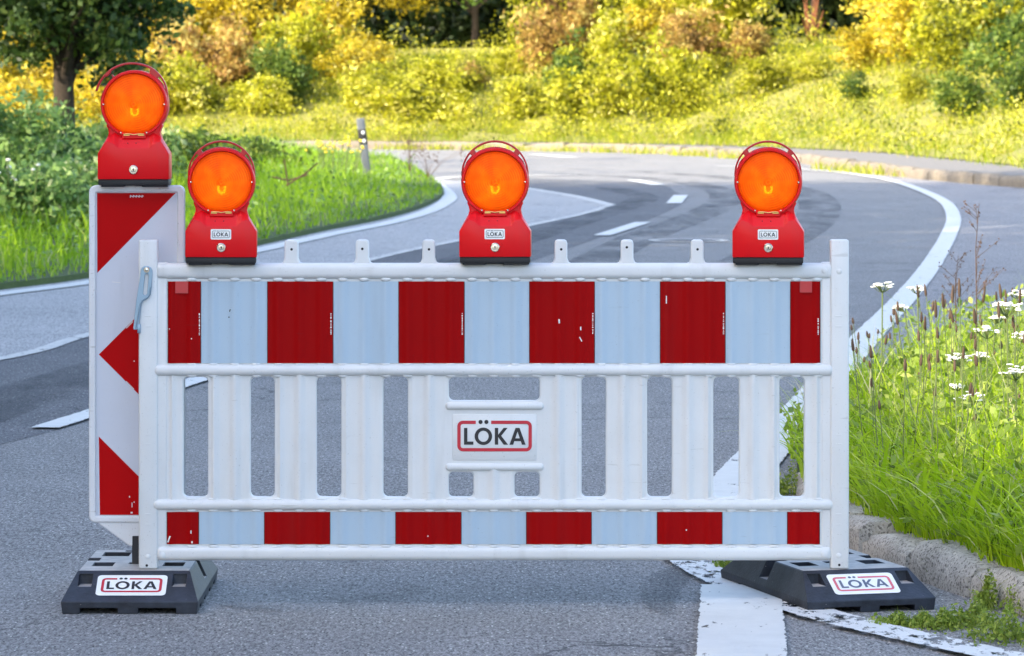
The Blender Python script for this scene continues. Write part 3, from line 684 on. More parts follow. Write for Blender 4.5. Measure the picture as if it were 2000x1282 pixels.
# raised rim along the shank
hk.tube([(B(x, y)[0], -0.0305, B(x, y)[1]) for x, y in ((296, 560), (294, 574), (288, 581), (279, 586), (276, 594), (267.5, 640))], 0.0022, 8)
hko = hk.build('latch_hook', M['steel'], bar)
bl = MB(); q = B(288, 526.5)
bl.lathe([(0.0088, -0.029), (0.0088, -0.031), (0.0075, -0.0325), (0.0055, -0.0325), (0.0052, -0.035), (0.0028, -0.036), (0.0001, -0.036)], 18, (q[0], 0, q[1]))
bl.build('bolt', M['chrome'], hko)
ck = MB(); a, b = B(270, 650), B(276, 632); ck.box(a[0], b[0], -0.03, -0.02, a[1], b[1], 0.002); ck.build('catch_pin', M['steel'], hko)

# ------------------------------------------------------------------ warning lamps
LS = 1.0 / (4.135 * 660.0)
def L(x, y): return ((x - 524) * LS, (1105 - y) * LS)
def Ll(lst): return [L(*p) for p in lst]
def pix_arc(cx, cy, r, a0, a1, n): return [(cx + r * math.cos(R(a0 + (a1 - a0) * i / n)), cy - r * math.sin(R(a0 + (a1 - a0) * i / n))) for i in range(n + 1)]
def make_lamp(broken, sticker):
    root = empty('warning_lamp')
    hb = MB(); CX, CY = 526, 437
    silh = [(812, 1042), (815, 1030), (815, 832), (748, 722), (733, 668), (738, 640), (752, 610)] + pix_arc(CX, CY, 274, -36, 216, 48) + [(301, 610), (314, 640), (319, 668), (304, 722), (237, 832), (237, 1030), (240, 1042)]
    hb.mesh(fill2d([Ll(silh), Ll(pix_arc(CX, CY, 244, 0, 352.5, 47))], 0.024, 0.005, 3))
    # rim round the lens
    c = L(CX, CY); r_ = LS
    hb.lathe([(244 * r_, -0.020), (246 * r_, -0.034), (252 * r_, -0.0385), (264 * r_, -0.0385), (270 * r_, -0.034), (271 * r_, -0.02)], 64, (c[0], 0, c[1]))
    # closed back shell
    hb.lathe([(246 * r_, 0.02), (235 * r_, 0.034), (180 * r_, 0.042), (0.0001, 0.044)], 48, (c[0], 0, c[1]))
    # battery box: deeper front with sloping shoulders up to the neck
    fy, ny = -0.060, -0.0285
    F = Ll([(239, 1042), (239, 834), (306, 735), (372, 758), (402, 792), (652, 792), (680, 758), (744, 735), (813, 834), (813, 1042)])
    Nk = Ll([(239, 1042), (239, 826), (308, 704), (372, 664), (402, 686), (652, 686), (680, 664), (744, 704), (813, 826), (813, 1042)])
    vs = [(p[0], fy, p[1]) for p in F] + [(p[0], ny if 1 < i < 8 else ny + 0.004, p[1]) for i, p in enumerate(Nk)]; n = len(F)
    b = bmesh.new(); bv = [b.verts.new(v) for v in vs]
    b.faces.new(bv[:n])
    for i in range(n): b.faces.new((bv[i], bv[(i + 1) % n], bv[n + (i + 1) % n], bv[n + i]))
    bmesh.ops.recalc_face_normals(b, faces=b.faces)
    b.edges.ensure_lookup_table(); fe = [e for e in b.edges if not e.is_boundary]
    bmesh.ops.bevel(b, geom=fe, offset=0.0032, segments=2, profile=0.5, affect='EDGES', clamp_overlap=True)
    hb.bm(b)
    a0, a1 = L(240, 1042), L(812, 836); hb.box(a0[0], a1[0], 0.02, 0.052, a0[1], a1[1], 0.006, 2)     # box behind
    a0, a1 = L(452, 939), L(602, 935); hb.box(a0[0], a1[0], -0.0610, -0.059, a0[1], a1[1], 0.0004, 1) # moulded seam
    ho = hb.build('housing', M['lamp_red'], root, angle=40)
    for x, y in ((280, 440), (770, 440), (420, 668), (628, 668), (445, 702), (604, 702)):
        q = L(x, y); d = -0.0385 if y < 690 else -0.038; sc_ = MB()
        sc_.lathe([(0.0024, d + 0.003), (0.0024, d - 0.0008), (0.0012, d - 0.0016), (0.0001, d - 0.0016)], 10, (q[0], 0, q[1])); sc_.build('screw', M['chrome'], ho)
    for x in (478, 546): sh = MB(); q = L(x, 752); sh.ball((q[0], -0.0475, q[1]), 0.0019, 0.002, 0.0019, 8, 6); sh.build('vent_hole', M['hole'], ho)
    # lens, a shallow stepped dome; behind it a reflector bowl and the bulb
    lens = MB(); prof = []
    for i in range(17):
        t = i / 16.0; prof.append((max(0.0001, 243 * r_ * (1 - t)), -0.030 - 0.017 * math.sin(math.pi / 2 * t) ** 0.8 ))
    lens.lathe(prof, 64, (0, 0, 0)); lens.lathe([(243 * r_, -0.030), (243 * r_, -0.024)], 64)
    lo = lens.build('lens', M['lens'], root, angle=60); lo.location = (c[0], 0, c[1])
    dt = MB(); dt.lathe([(0.0050, -0.0472), (0.0044, -0.0482), (0.0001, -0.0482)], 20); dt.lathe([(0.0125, -0.0468), (0.0112, -0.0476), (0.0098, -0.0468)], 28)
    dt.build('lens_hub', M['lens'], lo)
    rf = MB(); rf.lathe([(236 * r_, -0.022), (200 * r_, 0.004), (120 * r_, 0.018), (40 * r_, 0.024), (0.0001, 0.024)], 40, (c[0], 0, c[1])); rf.build('reflector', M['reflector'], root)
    bu = MB(); q = L(526, 505)
    bu.tube([(q[0] + dx * r_, -0.018, q[1] + dz * r_) for dx, dz in ((-26, 34), (-28, 6), (-20, -16), (0, -25), (20, -16), (28, 6), (26, 34))], 0.0034, 8)
    buo = bu.build('bulb', M['bulb'], root)
    bh = MB(); bh.tube([(q[0], -0.014, q[1] - 30 * r_), (q[0], -0.014, q[1] - 150 * r_)], 0.0085, 12); bh.build('bulb_holder', M['lamp_red'], buo)
    # carrying handle
    hd = MB()
    def crescent(a0, a1, n=40): return pix_arc(525, 376, 272, a0, a1, n)
    def hole(a0, a1, ro, ri, n=12):
        """opening between handle bar and lens rim: outer arc about the bar's centre, inner arc about the lens"""
        o = pix_arc(525, 376, ro, a0, a1, n); i = []
        for x, y in reversed(o):
            dx, dy = x - CX, y - CY; l = math.hypot(dx, dy); k = min(ri, l - 6); i.append((CX + dx / l * k, CY + dy / l * k))
        return o + i
    if not broken:
        loops = [crescent(-4, 184) + pix_arc(CX, CY, 256, 170, 10, 30), hole(50, 130, 255, 281), hole(10, 39, 257, 281, 8), hole(141, 170, 257, 281, 8)]
        hd.mesh(fill2d([Ll(l_) for l_ in loops], 0.006, 0.0022, 2), 0, Matrix.Translation((0, -0.012, 0)))
    else:
        loops = [crescent(-4, 62) + [(645, 190), (628, 214)] + pix_arc(CX, CY, 256, 64, 10, 12), hole(10, 39, 257, 281, 8), hole(48, 60, 256, 276, 5)]
        hd.mesh(fill2d([Ll(l_) for l_ in loops[:2]], 0.006, 0.0022, 2), 0, Matrix.Translation((0, -0.012, 0)))
        # the bar snapped off its left strut and sprung outwards
        o = []; i_ = []
        for k in range(33):
            t = k / 32.0; a = 58 + (172 - 58) * t; rr = 272 + 62 * max(0, (t - 0.15)) ** 1.4; w = 18 + 6 * (abs(t - 0.72) < 0.05) * 2
            o.append((525 + rr * math.cos(R(a)), 376 - rr * math.sin(R(a)))); i_.append((525 + (rr - w) * math.cos(R(a)), 376 - (rr - w) * math.sin(R(a))))
        hd.mesh(fill2d([Ll(o + i_[::-1])], 0.006, 0.0022, 2), 0, Matrix.Translation((0, -0.012, 0)))
        st = [(352, 232), (338, 206), (346, 200), (362, 212), (372, 226)]; hd.mesh(fill2d([Ll(st)], 0.006, 0.001, 1), 0, Matrix.Translation((0, -0.012, 0)))
    h_o = hd.build('handle', M['lamp_dark'], root)
    if broken: h_o['label'] = 'carrying handle snapped off on its left side'
    # foot: black clamp with two thin lips
    ft = MB(); a0, a1 = L(242, 1090), L(808, 1040); ft.box(a0[0], a1[0], -0.054, 0.050, a0[1], a1[1], 0.003, 2)
    for x0, x1 in ((265, 452), (592, 800)): a0, a1 = L(x0, 1104), L(x1, 1088); ft.box(a0[0], a1[0], -0.050, 0.046, a0[1], a1[1], 0.0015, 1)
    ft.build('clamp_base', M['black'], root)
    # cylinder lock
    lk = MB(); q = L(527, 963)
    lk.lathe([(36 * r_, -0.058), (36 * r_, -0.0630), (31 * r_, -0.0648), (24 * r_, -0.0648), (22 * r_, -0.0632), (13 * r_, -0.0634), (12 * r_, -0.0655), (0.0001, -0.0655)], 32, (q[0], 0, q[1]))
    lko = lk.build('lock', M['chrome'], root)
    ks = MB(); ks.box(q[0] - 4 * r_, q[0] + 5 * r_, -0.0662, -0.0655, q[1] - 9 * r_, q[1] + 9 * r_, 0.0003, 1); ks.build('keyhole', M['hole'], lko)
    # spring clasp under the lens
    cl = MB(); a0, a1 = L(430, 716), L(622, 672); cl.box(a0[0], a1[0], -0.042, -0.03, a0[1], a1[1], 0.002, 1)
    clo = cl.build('clasp', M['lamp_red'], root)
    wr = MB()
    wr.tube([(L(x, y)[0], -0.0435, L(x, y)[1]) for x, y in ((446, 690), (446, 678), (480, 676), (526, 684), (575, 676), (606, 678), (606, 690))], 0.0015, 8)
    for x0, x1 in ((447, 492), (560, 604)): a0, a1 = L(x0, 692), L(x1, 681); wr.box(a0[0], a1[0], -0.044, -0.0415, a0[1], a1[1], 0.0006, 1)
    wr.build('spring_clip', M['brass'], clo)
    if sticker:
        sk = MB(); q = L(525, 857); w = 140 * LS
        logo(sk, lambda v: Vector((q[0] + v.x * w, -0.0606 + v.y, q[1] + v.z * w)), plate=True, border=2, thin=0.55, step=0.0004, plate_pad=(0.085, 0.09))
        sk.build('logo_sticker', [M['sticker'], M['logo_red'], M['logo_black']], root, smooth=False)
    return root
lampA = make_lamp(False, True); lampB = make_lamp(True, False)
lamp_base_z = H - (516.5 - YH) / S
for i, (px, lab) in enumerate(((432.0, 'red hazard lamp on the left end of the barrier, right of the beacon'),
                               (967.7, 'red hazard lamp with orange lens on the middle of the barrier top'),
                               (1500.4, 'red hazard lamp with orange lens near the right post of the barrier'))):
    o = lampA if i == 0 else copy_tree(lampA)
    o.location = ((px - 1000) / S - 0.0005, Zb, lamp_base_z); o.rotation_euler = (R((0.0, -0.8, 0.5)[i]), R((0.3, -0.2, 0.0)[i]), R((3.0, -1.5, -4.0)[i])); tag(o, lab, 'warning lamp', 'orange hazard lamps on the road closure')

# ------------------------------------------------------------------ chevron beacon behind the left end
Yk = 12.125
bea = empty('chevron_beacon', (PX(268, Yk), Yk, 0.11)); tag(bea, 'tall white and red chevron beacon board standing behind the left end of the barrier', 'traffic beacon')
def K(px, py): return (PX(px, Yk) - bea.location.x, PZ(py, Yk) - 0.11)
def Kl(l): return [K(*p) for p in l]
def Krr(x0, x1, y0, y1, r): a, b = K(x0, y1), K(x1, y0); return rrect(a[0], b[0], a[1], b[1], r / S)
bb = MB()
bb.mesh(fill2d([Krr(175, 361, 362, 1020, 13)], 0.010, 0.004, 3))
bb.mesh(fill2d([Krr(175, 361, 362, 1020, 13), Krr(188.5, 347, 375.5, 1007, 3)], 0.017, 0.005, 3))
bb.mesh(fill2d([Kl([(186, 1016), (350, 1016), (284, 1066), (254, 1066)])], 0.014, 0.004, 2))
for x0, x1 in ((200, 216), (317, 333)): a, b = K(x0, 371), K(x1, 367.5); bb.box(a[0], b[0], -0.0235, -0.021, a[1], b[1], 0.0006, 1)
a, b = K(206, 1017), K(218, 1014); bb.box(a[0], b[0], -0.0232, -0.021, a[1], b[1], 0.0006, 1)
bb.build('board', M['beacon_plastic'], bea)
fl = MB()
def flat(pts, d, mi): fl.mesh(fill2d([Kl(pts)], 0, 0), mi, Matrix.Translation((0, d, 0)))
flat([(189.5, 376.5), (346, 376.5), (346, 1006), (189.5, 1006)], -0.0146, 1)
for pts in ([(190.5, 377), (344, 377), (191, 533)], [(194, 692), (345, 541), (345, 843)], [(194, 852), (345, 1003), (345, 1005), (196, 1005)]): flat(pts, -0.0152, 0)
for i in range(14):
    x = 255 + i * 1.9; flat([(x, 381 + (i * 7) % 3), (x + 1.4, 381 + (i * 7) % 3), (x + 1.2, 386 - (i * 5) % 3), (x - 0.2, 386 - (i * 5) % 3)], -0.0158, 2)
for i in range(7):
    x = 247 + i * 1.9; y = 640 - i * 1.9; flat([(x, y), (x + 1.5, y - 1.5), (x + 2.8, y - 0.2), (x + 1.2, y + 1.3)], -0.0158, 2)
for i in range(7):
    x = 248 + i * 2.2; y = 744 + i * 2.2; flat([(x, y), (x + 1.6, y + 1.6), (x + 0.4, y + 2.8), (x - 1.2, y + 1.2)], -0.0158, 2)
for x, y, w, h in ((256, 1002, 4, 3), (253, 971, 2, 3), (262, 981, 2, 2), (258, 990, 1.6, 9), (262, 706, 2, 2)): flat([(x, y), (x + w, y), (x + w, y - h), (x, y - h)], -0.0158, 2)
for x, y, w in ((220, 550, 16), (230, 930, 26), (215, 895, 20)): flat([(x, y), (x + w, y + 1.5), (x + w, y + 2.3), (x, y + 1)], -0.0150, 2)
fl.build('reflective_film', [M['film_bred'], M['film_bwhite'], M['scratch']], bea, smooth=False)
stp = MB(); stp.box(-0.014, 0.010, -0.02, 0.02, -0.09, 0.085, 0.003, 1); stp.build('stake', M['dark_steel'], bea)
o = lampB; o.location = (PX(263.5, Yk) + 0.0, Yk, PZ(365, Yk)); o.scale = (1.01,) * 3
tag(o, 'red hazard lamp with snapped handle on top of the chevron beacon', 'warning lamp', 'orange hazard lamps on the road closure')

# ------------------------------------------------------------------ rubber foot plates
def boolean(me, cutters):
    tmp = bpy.data.objects.new('shape', me); COL.objects.link(tmp)
    cm = MB()
    for c in cutters: cm.box(*c)
    co = cm.build('cut', M['rubber'], smooth=False)
    md = tmp.modifiers.new('b', 'BOOLEAN'); md.operation = 'DIFFERENCE'; md.solver = 'EXACT'; md.object = co; md.use_self = True
    dg = bpy.context.evaluated_depsgraph_get(); out = bpy.data.meshes.new_from_object(tmp.evaluated_get(dg))
    bpy.data.objects.remove(tmp); bpy.data.objects.remove(co); return out
def plate_mesh():
    hw, hl = 0.2, 0.4; bm_ = bmesh.new(); rings = []
    for z, x, y in ((0.0, hw - 0.004, hl - 0.004), (0.036, hw, hl), (0.108, hw - 0.034, hl - 0.135), (0.110, hw - 0.038, hl - 0.139)):
        rings.append([bm_.verts.new((sx * x, sy * y, z)) for sx, sy in ((-1, -1), (1, -1), (1, 1), (-1, 1))])
    for a, b in zip(rings, rings[1:]):
        for i in range(4): bm_.faces.new((a[i], a[(i + 1) % 4], b[(i + 1) % 4], b[i]))
    bm_.faces.new(rings[0][::-1]); bm_.faces.new(rings[-1]); bmesh.ops.recalc_face_normals(bm_, faces=bm_.faces)
    me = bpy.data.meshes.new('plate'); bm_.to_mesh(me); bm_.free()
    cut = [(-0.145, -0.035, -0.45, 0.45, -0.01, 0.017), (0.025, 0.135, -0.45, 0.45, -0.01, 0.017)]       # drainage gaps under the ends
    for y in (-0.27, -0.10, 0.09, 0.27): cut.append((-0.25, 0.25, y - 0.035, y + 0.035, -0.01, 0.014))
    for sx in (-1, 1):
        x0, x1 = sorted((sx * 0.128, sx * 0.25)); cut.append((x0, x1, -0.015, 0.055, 0.055, 0.2))          # grip notches at the waist
        x0, x1 = sorted((sx * 0.118, sx * 0.158)); cut.append((x0, x1, -0.345, -0.268, 0.072, 0.102))     # recesses in the sloping ends
        cut.append((x0, x1, 0.268, 0.345, 0.072, 0.102))
        x0, x1 = sorted((sx * 0.05, sx * 0.13)); cut.append((x0, x1, 0.10, 0.20, 0.06, 0.2))             # sockets in the top
        x0, x1 = sorted((sx * 0.075, sx * 0.135)); cut.append((x0, x1, -0.15, -0.06, 0.075, 0.2))
        x0, x1 = sorted((sx * 0.02, sx * 0.07)); cut.append((x0, x1, 0.215, 0.245, 0.08, 0.2))
    cut += [(-0.03, 0.03, -0.10, -0.06, 0.05, 0.2), (-0.03, 0.03, 0.02, 0.07, 0.05, 0.2)]
    out = boolean(me, cut); return out
pm = plate_mesh(); pm.materials.clear(); pm.materials.append(M['rubber'])
def foot_plate(loc, rz, faded, label):
    root = empty('foot_plate', loc, rz); tag(root, label, 'base plate', 'rubber base plates under the barrier')
    bo = link(bpy.data.objects.new('body', pm), root)
    md = bo.modifiers.new('edge', 'BEVEL'); md.width = 0.005; md.segments = 2; md.limit_method = 'ANGLE'; md.angle_limit = R(28)
    sk = MB(); v0, v1 = Vector((0, -0.4, 0.036)), Vector((0, -0.265, 0.108)); u = (v1 - v0).normalized(); nrm = Vector((0, -u.z, u.y)); c = v0 + (v1 - v0) * 0.53
    w = 0.178
    def xf(v): return c + Vector((v.x * w, 0, 0)) + u * (v.z * w * 0.97) + nrm * (0.0012 - v.y)
    logo(sk, xf, plate=True, step=0.0006, plate_pad=(0.075, 0.09))
    sk.build('logo_sticker', [M['sticker'], M['logo_faded'] if faded else M['logo_red'], M['logo_grey'] if faded else M['logo_black']], root, smooth=False)
    return root
foot_plate((-1.114, 12.207, 0.0), 0.0, False, 'dark rubber base plate under the left post, with a crisp black and red logo')
foot_plate((0.945, 12.235, 0.0), R(15.5), True, 'dark rubber base plate under the right post, turned askew by the kerb, faded logo')

# ------------------------------------------------------------------ guide post on the island
gz = 62.0
gp = empty('guide_post', (PX(718, gz), gz, 0.0)); tag(gp, 'leaning grey and black guide post with two round reflectors in the island grass', 'guide post'); gp.rotation_euler = (0, R(-7.0), 0)
hgt = PZ(228, gz)
gb = MB(); gb.box(-0.063, 0.063, -0.05, 0.05, -0.1, hgt - 0.02, 0.02, 3)
gb.build('body', M['post_white'], gp)
gk = MB(); gk.box(-0.066, 0.066, -0.053, 0.053, hgt - 0.43, hgt - 0.18, 0.02, 3); gk.build('black_band', M['black'], gp)
for dz in (-0.24, -0.37):
    g2 = MB(); g2.lathe([(0.028, -0.052), (0.028, -0.058), (0.02, -0.061), (0.0001, -0.061)], 14, (0.018, 0, hgt + dz)); g2.build('reflector', M['glassy'], gp)

# ------------------------------------------------------------------ near verge: grass and flowers
rng = np.random.default_rng(21)
verge_poly = [(p[0] + (0.10 if p[1] < 14.6 else 0.0), p[1] + 0.03) for p in rv]
P2 = scatter(rng, verge_poly, 60000, 1.2)
vis = (np.abs(P2[:, 0]) < P2[:, 1] * 0.126 + 0.7) & (P2[:, 1] > 10.4) & (P2[:, 1] < 23); P2 = P2[vis][:30000]
dk = np.min(np.linalg.norm(P2[:, None, :] - kerb[None, ::4, :], axis=2), axis=1)
near = np.clip(dk / 0.30, 0.45, 1.0); near = np.where(P2[:, 1] > 14.6, np.maximum(near, 0.55), near)
clump = np.sin(P2[:, 0] * 5.1 + 1.3) * np.cos(P2[:, 1] * 2.3) + np.sin(P2[:, 0] * 11 + P2[:, 1] * 3)
n = len(P2); hh = near * rng.uniform(0.20, 0.46, n) * (1 + 0.18 * clump); ww = rng.uniform(0.004, 0.010, n)
V, Q, T = blade_mesh(rng, np.c_[P2, np.full(n, 0.095)], hh, ww, rng.uniform(0.15, 0.95, n), 0.55 + 0.12 * clump + rng.normal(0, 0.27, n), lean=(-0.25, -0.3, 0), seg=4)
og = link(bpy.data.objects.new('meadow_grass', np_mesh('meadow_grass', V, Q, tint=T, mats=[M['grass_near']])))
tag(og, 'tall bright green meadow grass behind the kerb on the right', 'grass', kind='stuff')
Pf = kerb[rng.integers(0, 60, 8000)] + np.c_[rng.uniform(0.10, 0.36, 8000), rng.uniform(-0.06, 0.10, 8000)]; n = len(Pf)
V, Q, T = blade_mesh(rng, np.c_[Pf, np.full(n, 0.10)], rng.uniform(0.06, 0.24, n), rng.uniform(0.004, 0.009, n), rng.uniform(0.4, 1.2, n), rng.normal(0.45, 0.24, n), lean=(-0.6, -0.3, 0), seg=3)
of_ = link(bpy.data.objects.new('fringe_grass', np_mesh('fringe_grass', V, Q, tint=T, mats=[M['grass_near']])))
tag(of_, 'short grass fringe spilling over the top of the near kerb', 'grass', kind='stuff')
# broad arching blades near the kerb
Pn = P2[(dk < 1.0) & (P2[:, 1] < 15)]; Pn = Pn[rng.integers(0, len(Pn), 900)]; n = len(Pn)
V, Q, T = blade_mesh(rng, np.c_[Pn, np.full(n, 0.095)], rng.uniform(0.28, 0.5, n), rng.uniform(0.010, 0.018, n), rng.uniform(0.7, 1.25, n), rng.normal(0.72, 0.14, n), lean=(-0.5, -0.4, 0), seg=5)
ob_ = link(bpy.data.objects.new('broad_grass', np_mesh('broad_grass', V, Q, tint=T, mats=[M['grass_near']])))
tag(ob_, 'broad arching yellow-green grass blades hanging over the kerb', 'grass', kind='stuff')
# low leafy herbs among the grass
Pl = P2[rng.integers(0, len(P2), 9000)]; hz = rng.uniform(0.10, 0.36, len(Pl)) * np.clip(np.min(np.linalg.norm(Pl[:, None, :] - kerb[None, ::6, :], axis=2), axis=1) / 0.5, 0.2, 1)
V, Q, T = leaf_quads(rng, np.c_[Pl + rng.normal(0, 0.03, Pl.shape), hz + 0.095], np.full(len(Pl), 0.020), rng.normal(0.5, 0.2, len(Pl)), up=0.6)
oh = link(bpy.data.objects.new('meadow_herbs', np_mesh('meadow_herbs', V, Q, tint=T, mats=[M['leaf_weed']])))
tag(oh, 'small leafy herbs growing through the meadow grass', 'herbs', kind='stuff')

def yarrow(px, py, y, wpx, label, seed):
    """white umbel whose head is seen at (px, py)"""
    rg = random.Random(seed); x, z = PX(px, y), PZ(py, y); bx = x + rg.uniform(-0.05, 0.08); r0 = empty('yarrow', (bx, y, 0.09)); tag(r0, label, 'flower', 'white yarrow flowers on the verge')
    hx, hz = x - bx, z - 0.09; st = MB(); rad = wpx / 2.0 / S * (y / D)
    neck = (hx * 0.8, 0.0, hz - rad * 0.9)
    st.tube([(0, 0, 0), (hx * 0.3, 0.01, hz * 0.4), neck], [0.004, 0.0035, 0.003], 6)
    fl_ = MB()
    for i in range(int(11 + wpx / 7)):
        a = rg.uniform(0, 6.28); rr = rad * math.sqrt(rg.uniform(0, 1)); cx, cy = hx + rr * math.cos(a), rr * math.sin(a) ; cz = hz - 0.25 * rad * (rr / rad) ** 2 + rg.uniform(-0.26, 0.14) * rad
        st.tube([neck, ((neck[0] + cx) / 2, cy * 0.6, (neck[2] + cz) / 2 - 0.004), (cx, cy, cz)], 0.0014, 5)
        for j in range(7):
            b = rg.uniform(0, 6.28); q = 0.0095 * rg.uniform(0.3, 1.0); fl_.ball((cx + q * math.cos(b), cy + q * math.sin(b), cz + rg.uniform(-0.001, 0.003)), rg.uniform(0.004, 0.006), rg.uniform(0.004, 0.006), 0.0024, 6, 4)
    for k in range(5):
        t = rg.uniform(0.25, 0.85); p = Vector((neck[0] * t, 0.005, neck[2] * t)); a = rg.uniform(0, 6.28); e = p + Vector((math.cos(a) * 0.05, math.sin(a) * 0.04, 0.03)); st.tube([p, e], [0.002, 0.0006], 5)
    st.build('stem', M['stem'], r0); fl_.build('flower_head', M['petal'], r0)
for i, (px, py, y, w, lab) in enumerate((
    (1966, 592, 14.6, 66, 'largest white yarrow head, highest by the right picture edge'),
    (1928, 640, 15.2, 50, 'white yarrow head just below the largest head, upper right verge'),
    (1872, 694, 15.0, 50, 'white yarrow head, left of a close pair halfway up the right verge'),
    (1912, 690, 15.3, 40, 'small white yarrow head, right of a close pair halfway up the right verge'),
    (1984, 716, 14.4, 62, 'white yarrow head at the right picture edge, level with the barrier middle rail'),
    (1893, 770, 14.2, 62, 'lowest white yarrow head on the verge, above the bare grass blades'),
    (1996, 652, 14.9, 44, 'white yarrow head cut by the right picture edge'),
    (1724, 552, 16.5, 44, 'leaning white yarrow head nearest the barrier post, seen against the road'),
    (1790, 560, 17.0, 34, 'small yarrow head seen against the white edge line'),
    (1948, 618, 15.9, 34, 'small white yarrow head tucked beneath the largest head'),
    (1868, 752, 14.9, 26, 'tiny white yarrow head left above the lowest one'),
    (1988, 570, 16.0, 30, 'small pale yarrow head above the largest head at the picture edge'),
    (1760, 598, 17.5, 26, 'tiny yarrow head low over the white edge line'))):
    yarrow(px, py, y, w, lab, 40 + i)
# plantain spikes
pl0 = empty('plantain', (0, 0, 0)); m1 = MB(); m1.tube([(0, 0, 0), (0.004, 0, 0.25), (0, 0, 0.5)], [0.0024, 0.002, 0.0016], 5); m1.build('stem', M['stem'], pl0)
m2 = MB(); m2.lathe([(0.001, 0), (0.0052, 0.006), (0.0056, 0.022), (0.0035, 0.040), (0.0004, 0.046)], 8)
m2.v = [(v[0], v[2], 0.495 + v[1]) for v in m2.v]; m2.build('seed_head', M['seed'], pl0)
first = True; rg = random.Random(9)
for i in range(85):
    for _ in range(60):
        px = rg.uniform(1664, 1998); py = rg.uniform(560, 770) if rg.random() < 0.8 else rg.uniform(760, 900)
        y = rg.uniform(13.0, 19.5); x = PX(px, y); z = PZ(py, y)
        lim = 720 - (px - 1660) * 0.35
        if 0.25 < z - 0.1 < 0.85 and x > np.interp(y, [11.7, 12.4, 13.3, 15, 17, 20, 23], [1.6, 1.42, 1.25, 1.2, 1.3, 1.65, 2.1]) and py > 690 - (px - 1664) * 0.42 - 60: break
    o = pl0 if first else copy_tree(pl0); first = False
    s_ = (z - 0.095) / 0.52; o.location = (x, y, 0.095); o.scale = (rg.uniform(0.9, 1.3), 1, s_); o.rotation_euler = (rg.uniform(-0.15, 0.15), rg.uniform(-0.22, 0.22), rg.uniform(0, 6))
    tag(o, 'thin upright plantain stalk with a brown seed spike in the verge grass', 'plantain', 'plantain spikes in the verge grass')
# tall loose dock panicles
for (px, py0, y, lab, seed) in ((1908, 398, 17.0, 'tallest bare sorrel stalk with reddish seeds standing above the verge grass', 1), (1868, 500, 18.0, 'shorter sorrel stalk left of the tallest one, seen against the lay-by asphalt', 2)):
    rg = random.Random(seed); r0 = empty('sorrel', (PX(px - 5, y), y, 0.09)); tag(r0, lab, 'wild plant', 'sorrel stalks on the verge'); hgt = PZ(py0, y) - 0.09
    st = MB(); sd_ = MB(); st.tube([(0, 0, 0), (0.01, 0, hgt * 0.5), (0.006, 0, hgt * 0.8), (0.02, 0, hgt)], [0.0032, 0.0025, 0.0018, 0.001], 6)
    for k in range(16):
        t = rg.uniform(0.55, 0.98); a = rg.uniform(-1, 1); ln = 0.10 * (1.1 - t) * 2 + 0.03; p = Vector((0.01, 0, hgt * t)); e = p + Vector((a * ln, rg.uniform(-0.5, 0.5) * ln, ln * 0.8)); st.tube([p, e], [0.0012, 0.0006], 4)
        for j in range(5): q = p.lerp(e, rg.uniform(0.35, 1.05)); sd_.ball((q.x + rg.uniform(-0.008, 0.008), q.y, q.z + rg.uniform(-0.008, 0.008)), 0.0032, 0.0024, 0.0036, 6, 4)
    st.build('stem', M['twig'], r0); sd_.build('seed_head', M['dry_red'], r0)

# low weeds at the kerb foot
def weed(px, py, w, h, label, seed, n=700):
    rg = np.random.default_rng(seed); x, y = G(px, py); C = rg.normal(0, 0.36, (n, 3)) * np.array([w, w * 1.2, 0]); r = np.linalg.norm(C[:, :2], axis=1) / w
    C[:, 2] = np.abs(rg.uniform(0.05, 1, n)) * h * np.clip(1.05 - r * 0.6, 0.15, 1) * (1 + 0.4 * np.sin(C[:, 0] * 90))
    V, Q, T = leaf_quads(rg, C, np.full(n, 0.0075), rg.normal(0.5, 0.22, n), up=0.5)
    k = 60; bi = rg.integers(0, n, k); V2, Q2, T2 = blade_mesh(rg, np.c_[C[bi, :2], np.zeros(k)], C[bi, 2] + 0.03, np.full(k, 0.004), rg.uniform(0.2, 0.8, k), rg.normal(0.5, 0.2, k))
    me = np_mesh('weed', np.concatenate([V, V2]), np.concatenate([Q, Q2 + len(V)]), tint=np.concatenate([T, T2]), mats=[M['leaf_weed']])
    o = link(bpy.data.objects.new('weed', me)); o.location = (x, y, 0.0); tag(o, label, 'weed', 'low weeds along the kerb')
weed(1745, 1222, 0.085, 0.035, 'low green weed against the front of the right base plate', 1, 500)
weed(1800, 1222, 0.06, 0.032, 'small weed touching the right base plate corner, beside the kerb line', 2, 350)
weed(1835, 1226, 0.10, 0.045, 'low weed in the gutter between the base plate and the kerb', 3)
weed(1900, 1222, 0.10, 0.065, 'bushy weed at the kerb foot right of the base plate', 4)
weed(1960, 1250, 0.13, 0.08, 'largest leafy weed in the gutter at the lower right picture corner', 5, 900)
weed(1925, 1190, 0.05, 0.10, 'tall weed sprouting from the kerb foot by the lower right corner', 6, 400)
weed(1840, 1140, 0.04, 0.14, 'upright weed growing in the kerb joint right of the base plate', 7, 350)
weed(1428, 1112, 0.08, 0.04, 'weed patch on the road edge left of the right base plate', 8, 400)
weed(1540, 965, 0.10, 0.10, 'weed seen through the right-hand slots of the barrier', 9, 500)
weed(1690, 1062, 0.06, 0.10, 'weed hanging over the kerb beside the right barrier post', 10, 400)
weed(2010, 1200, 0.10, 0.09, 'weed at the kerb foot cut by the right picture edge', 11, 500)

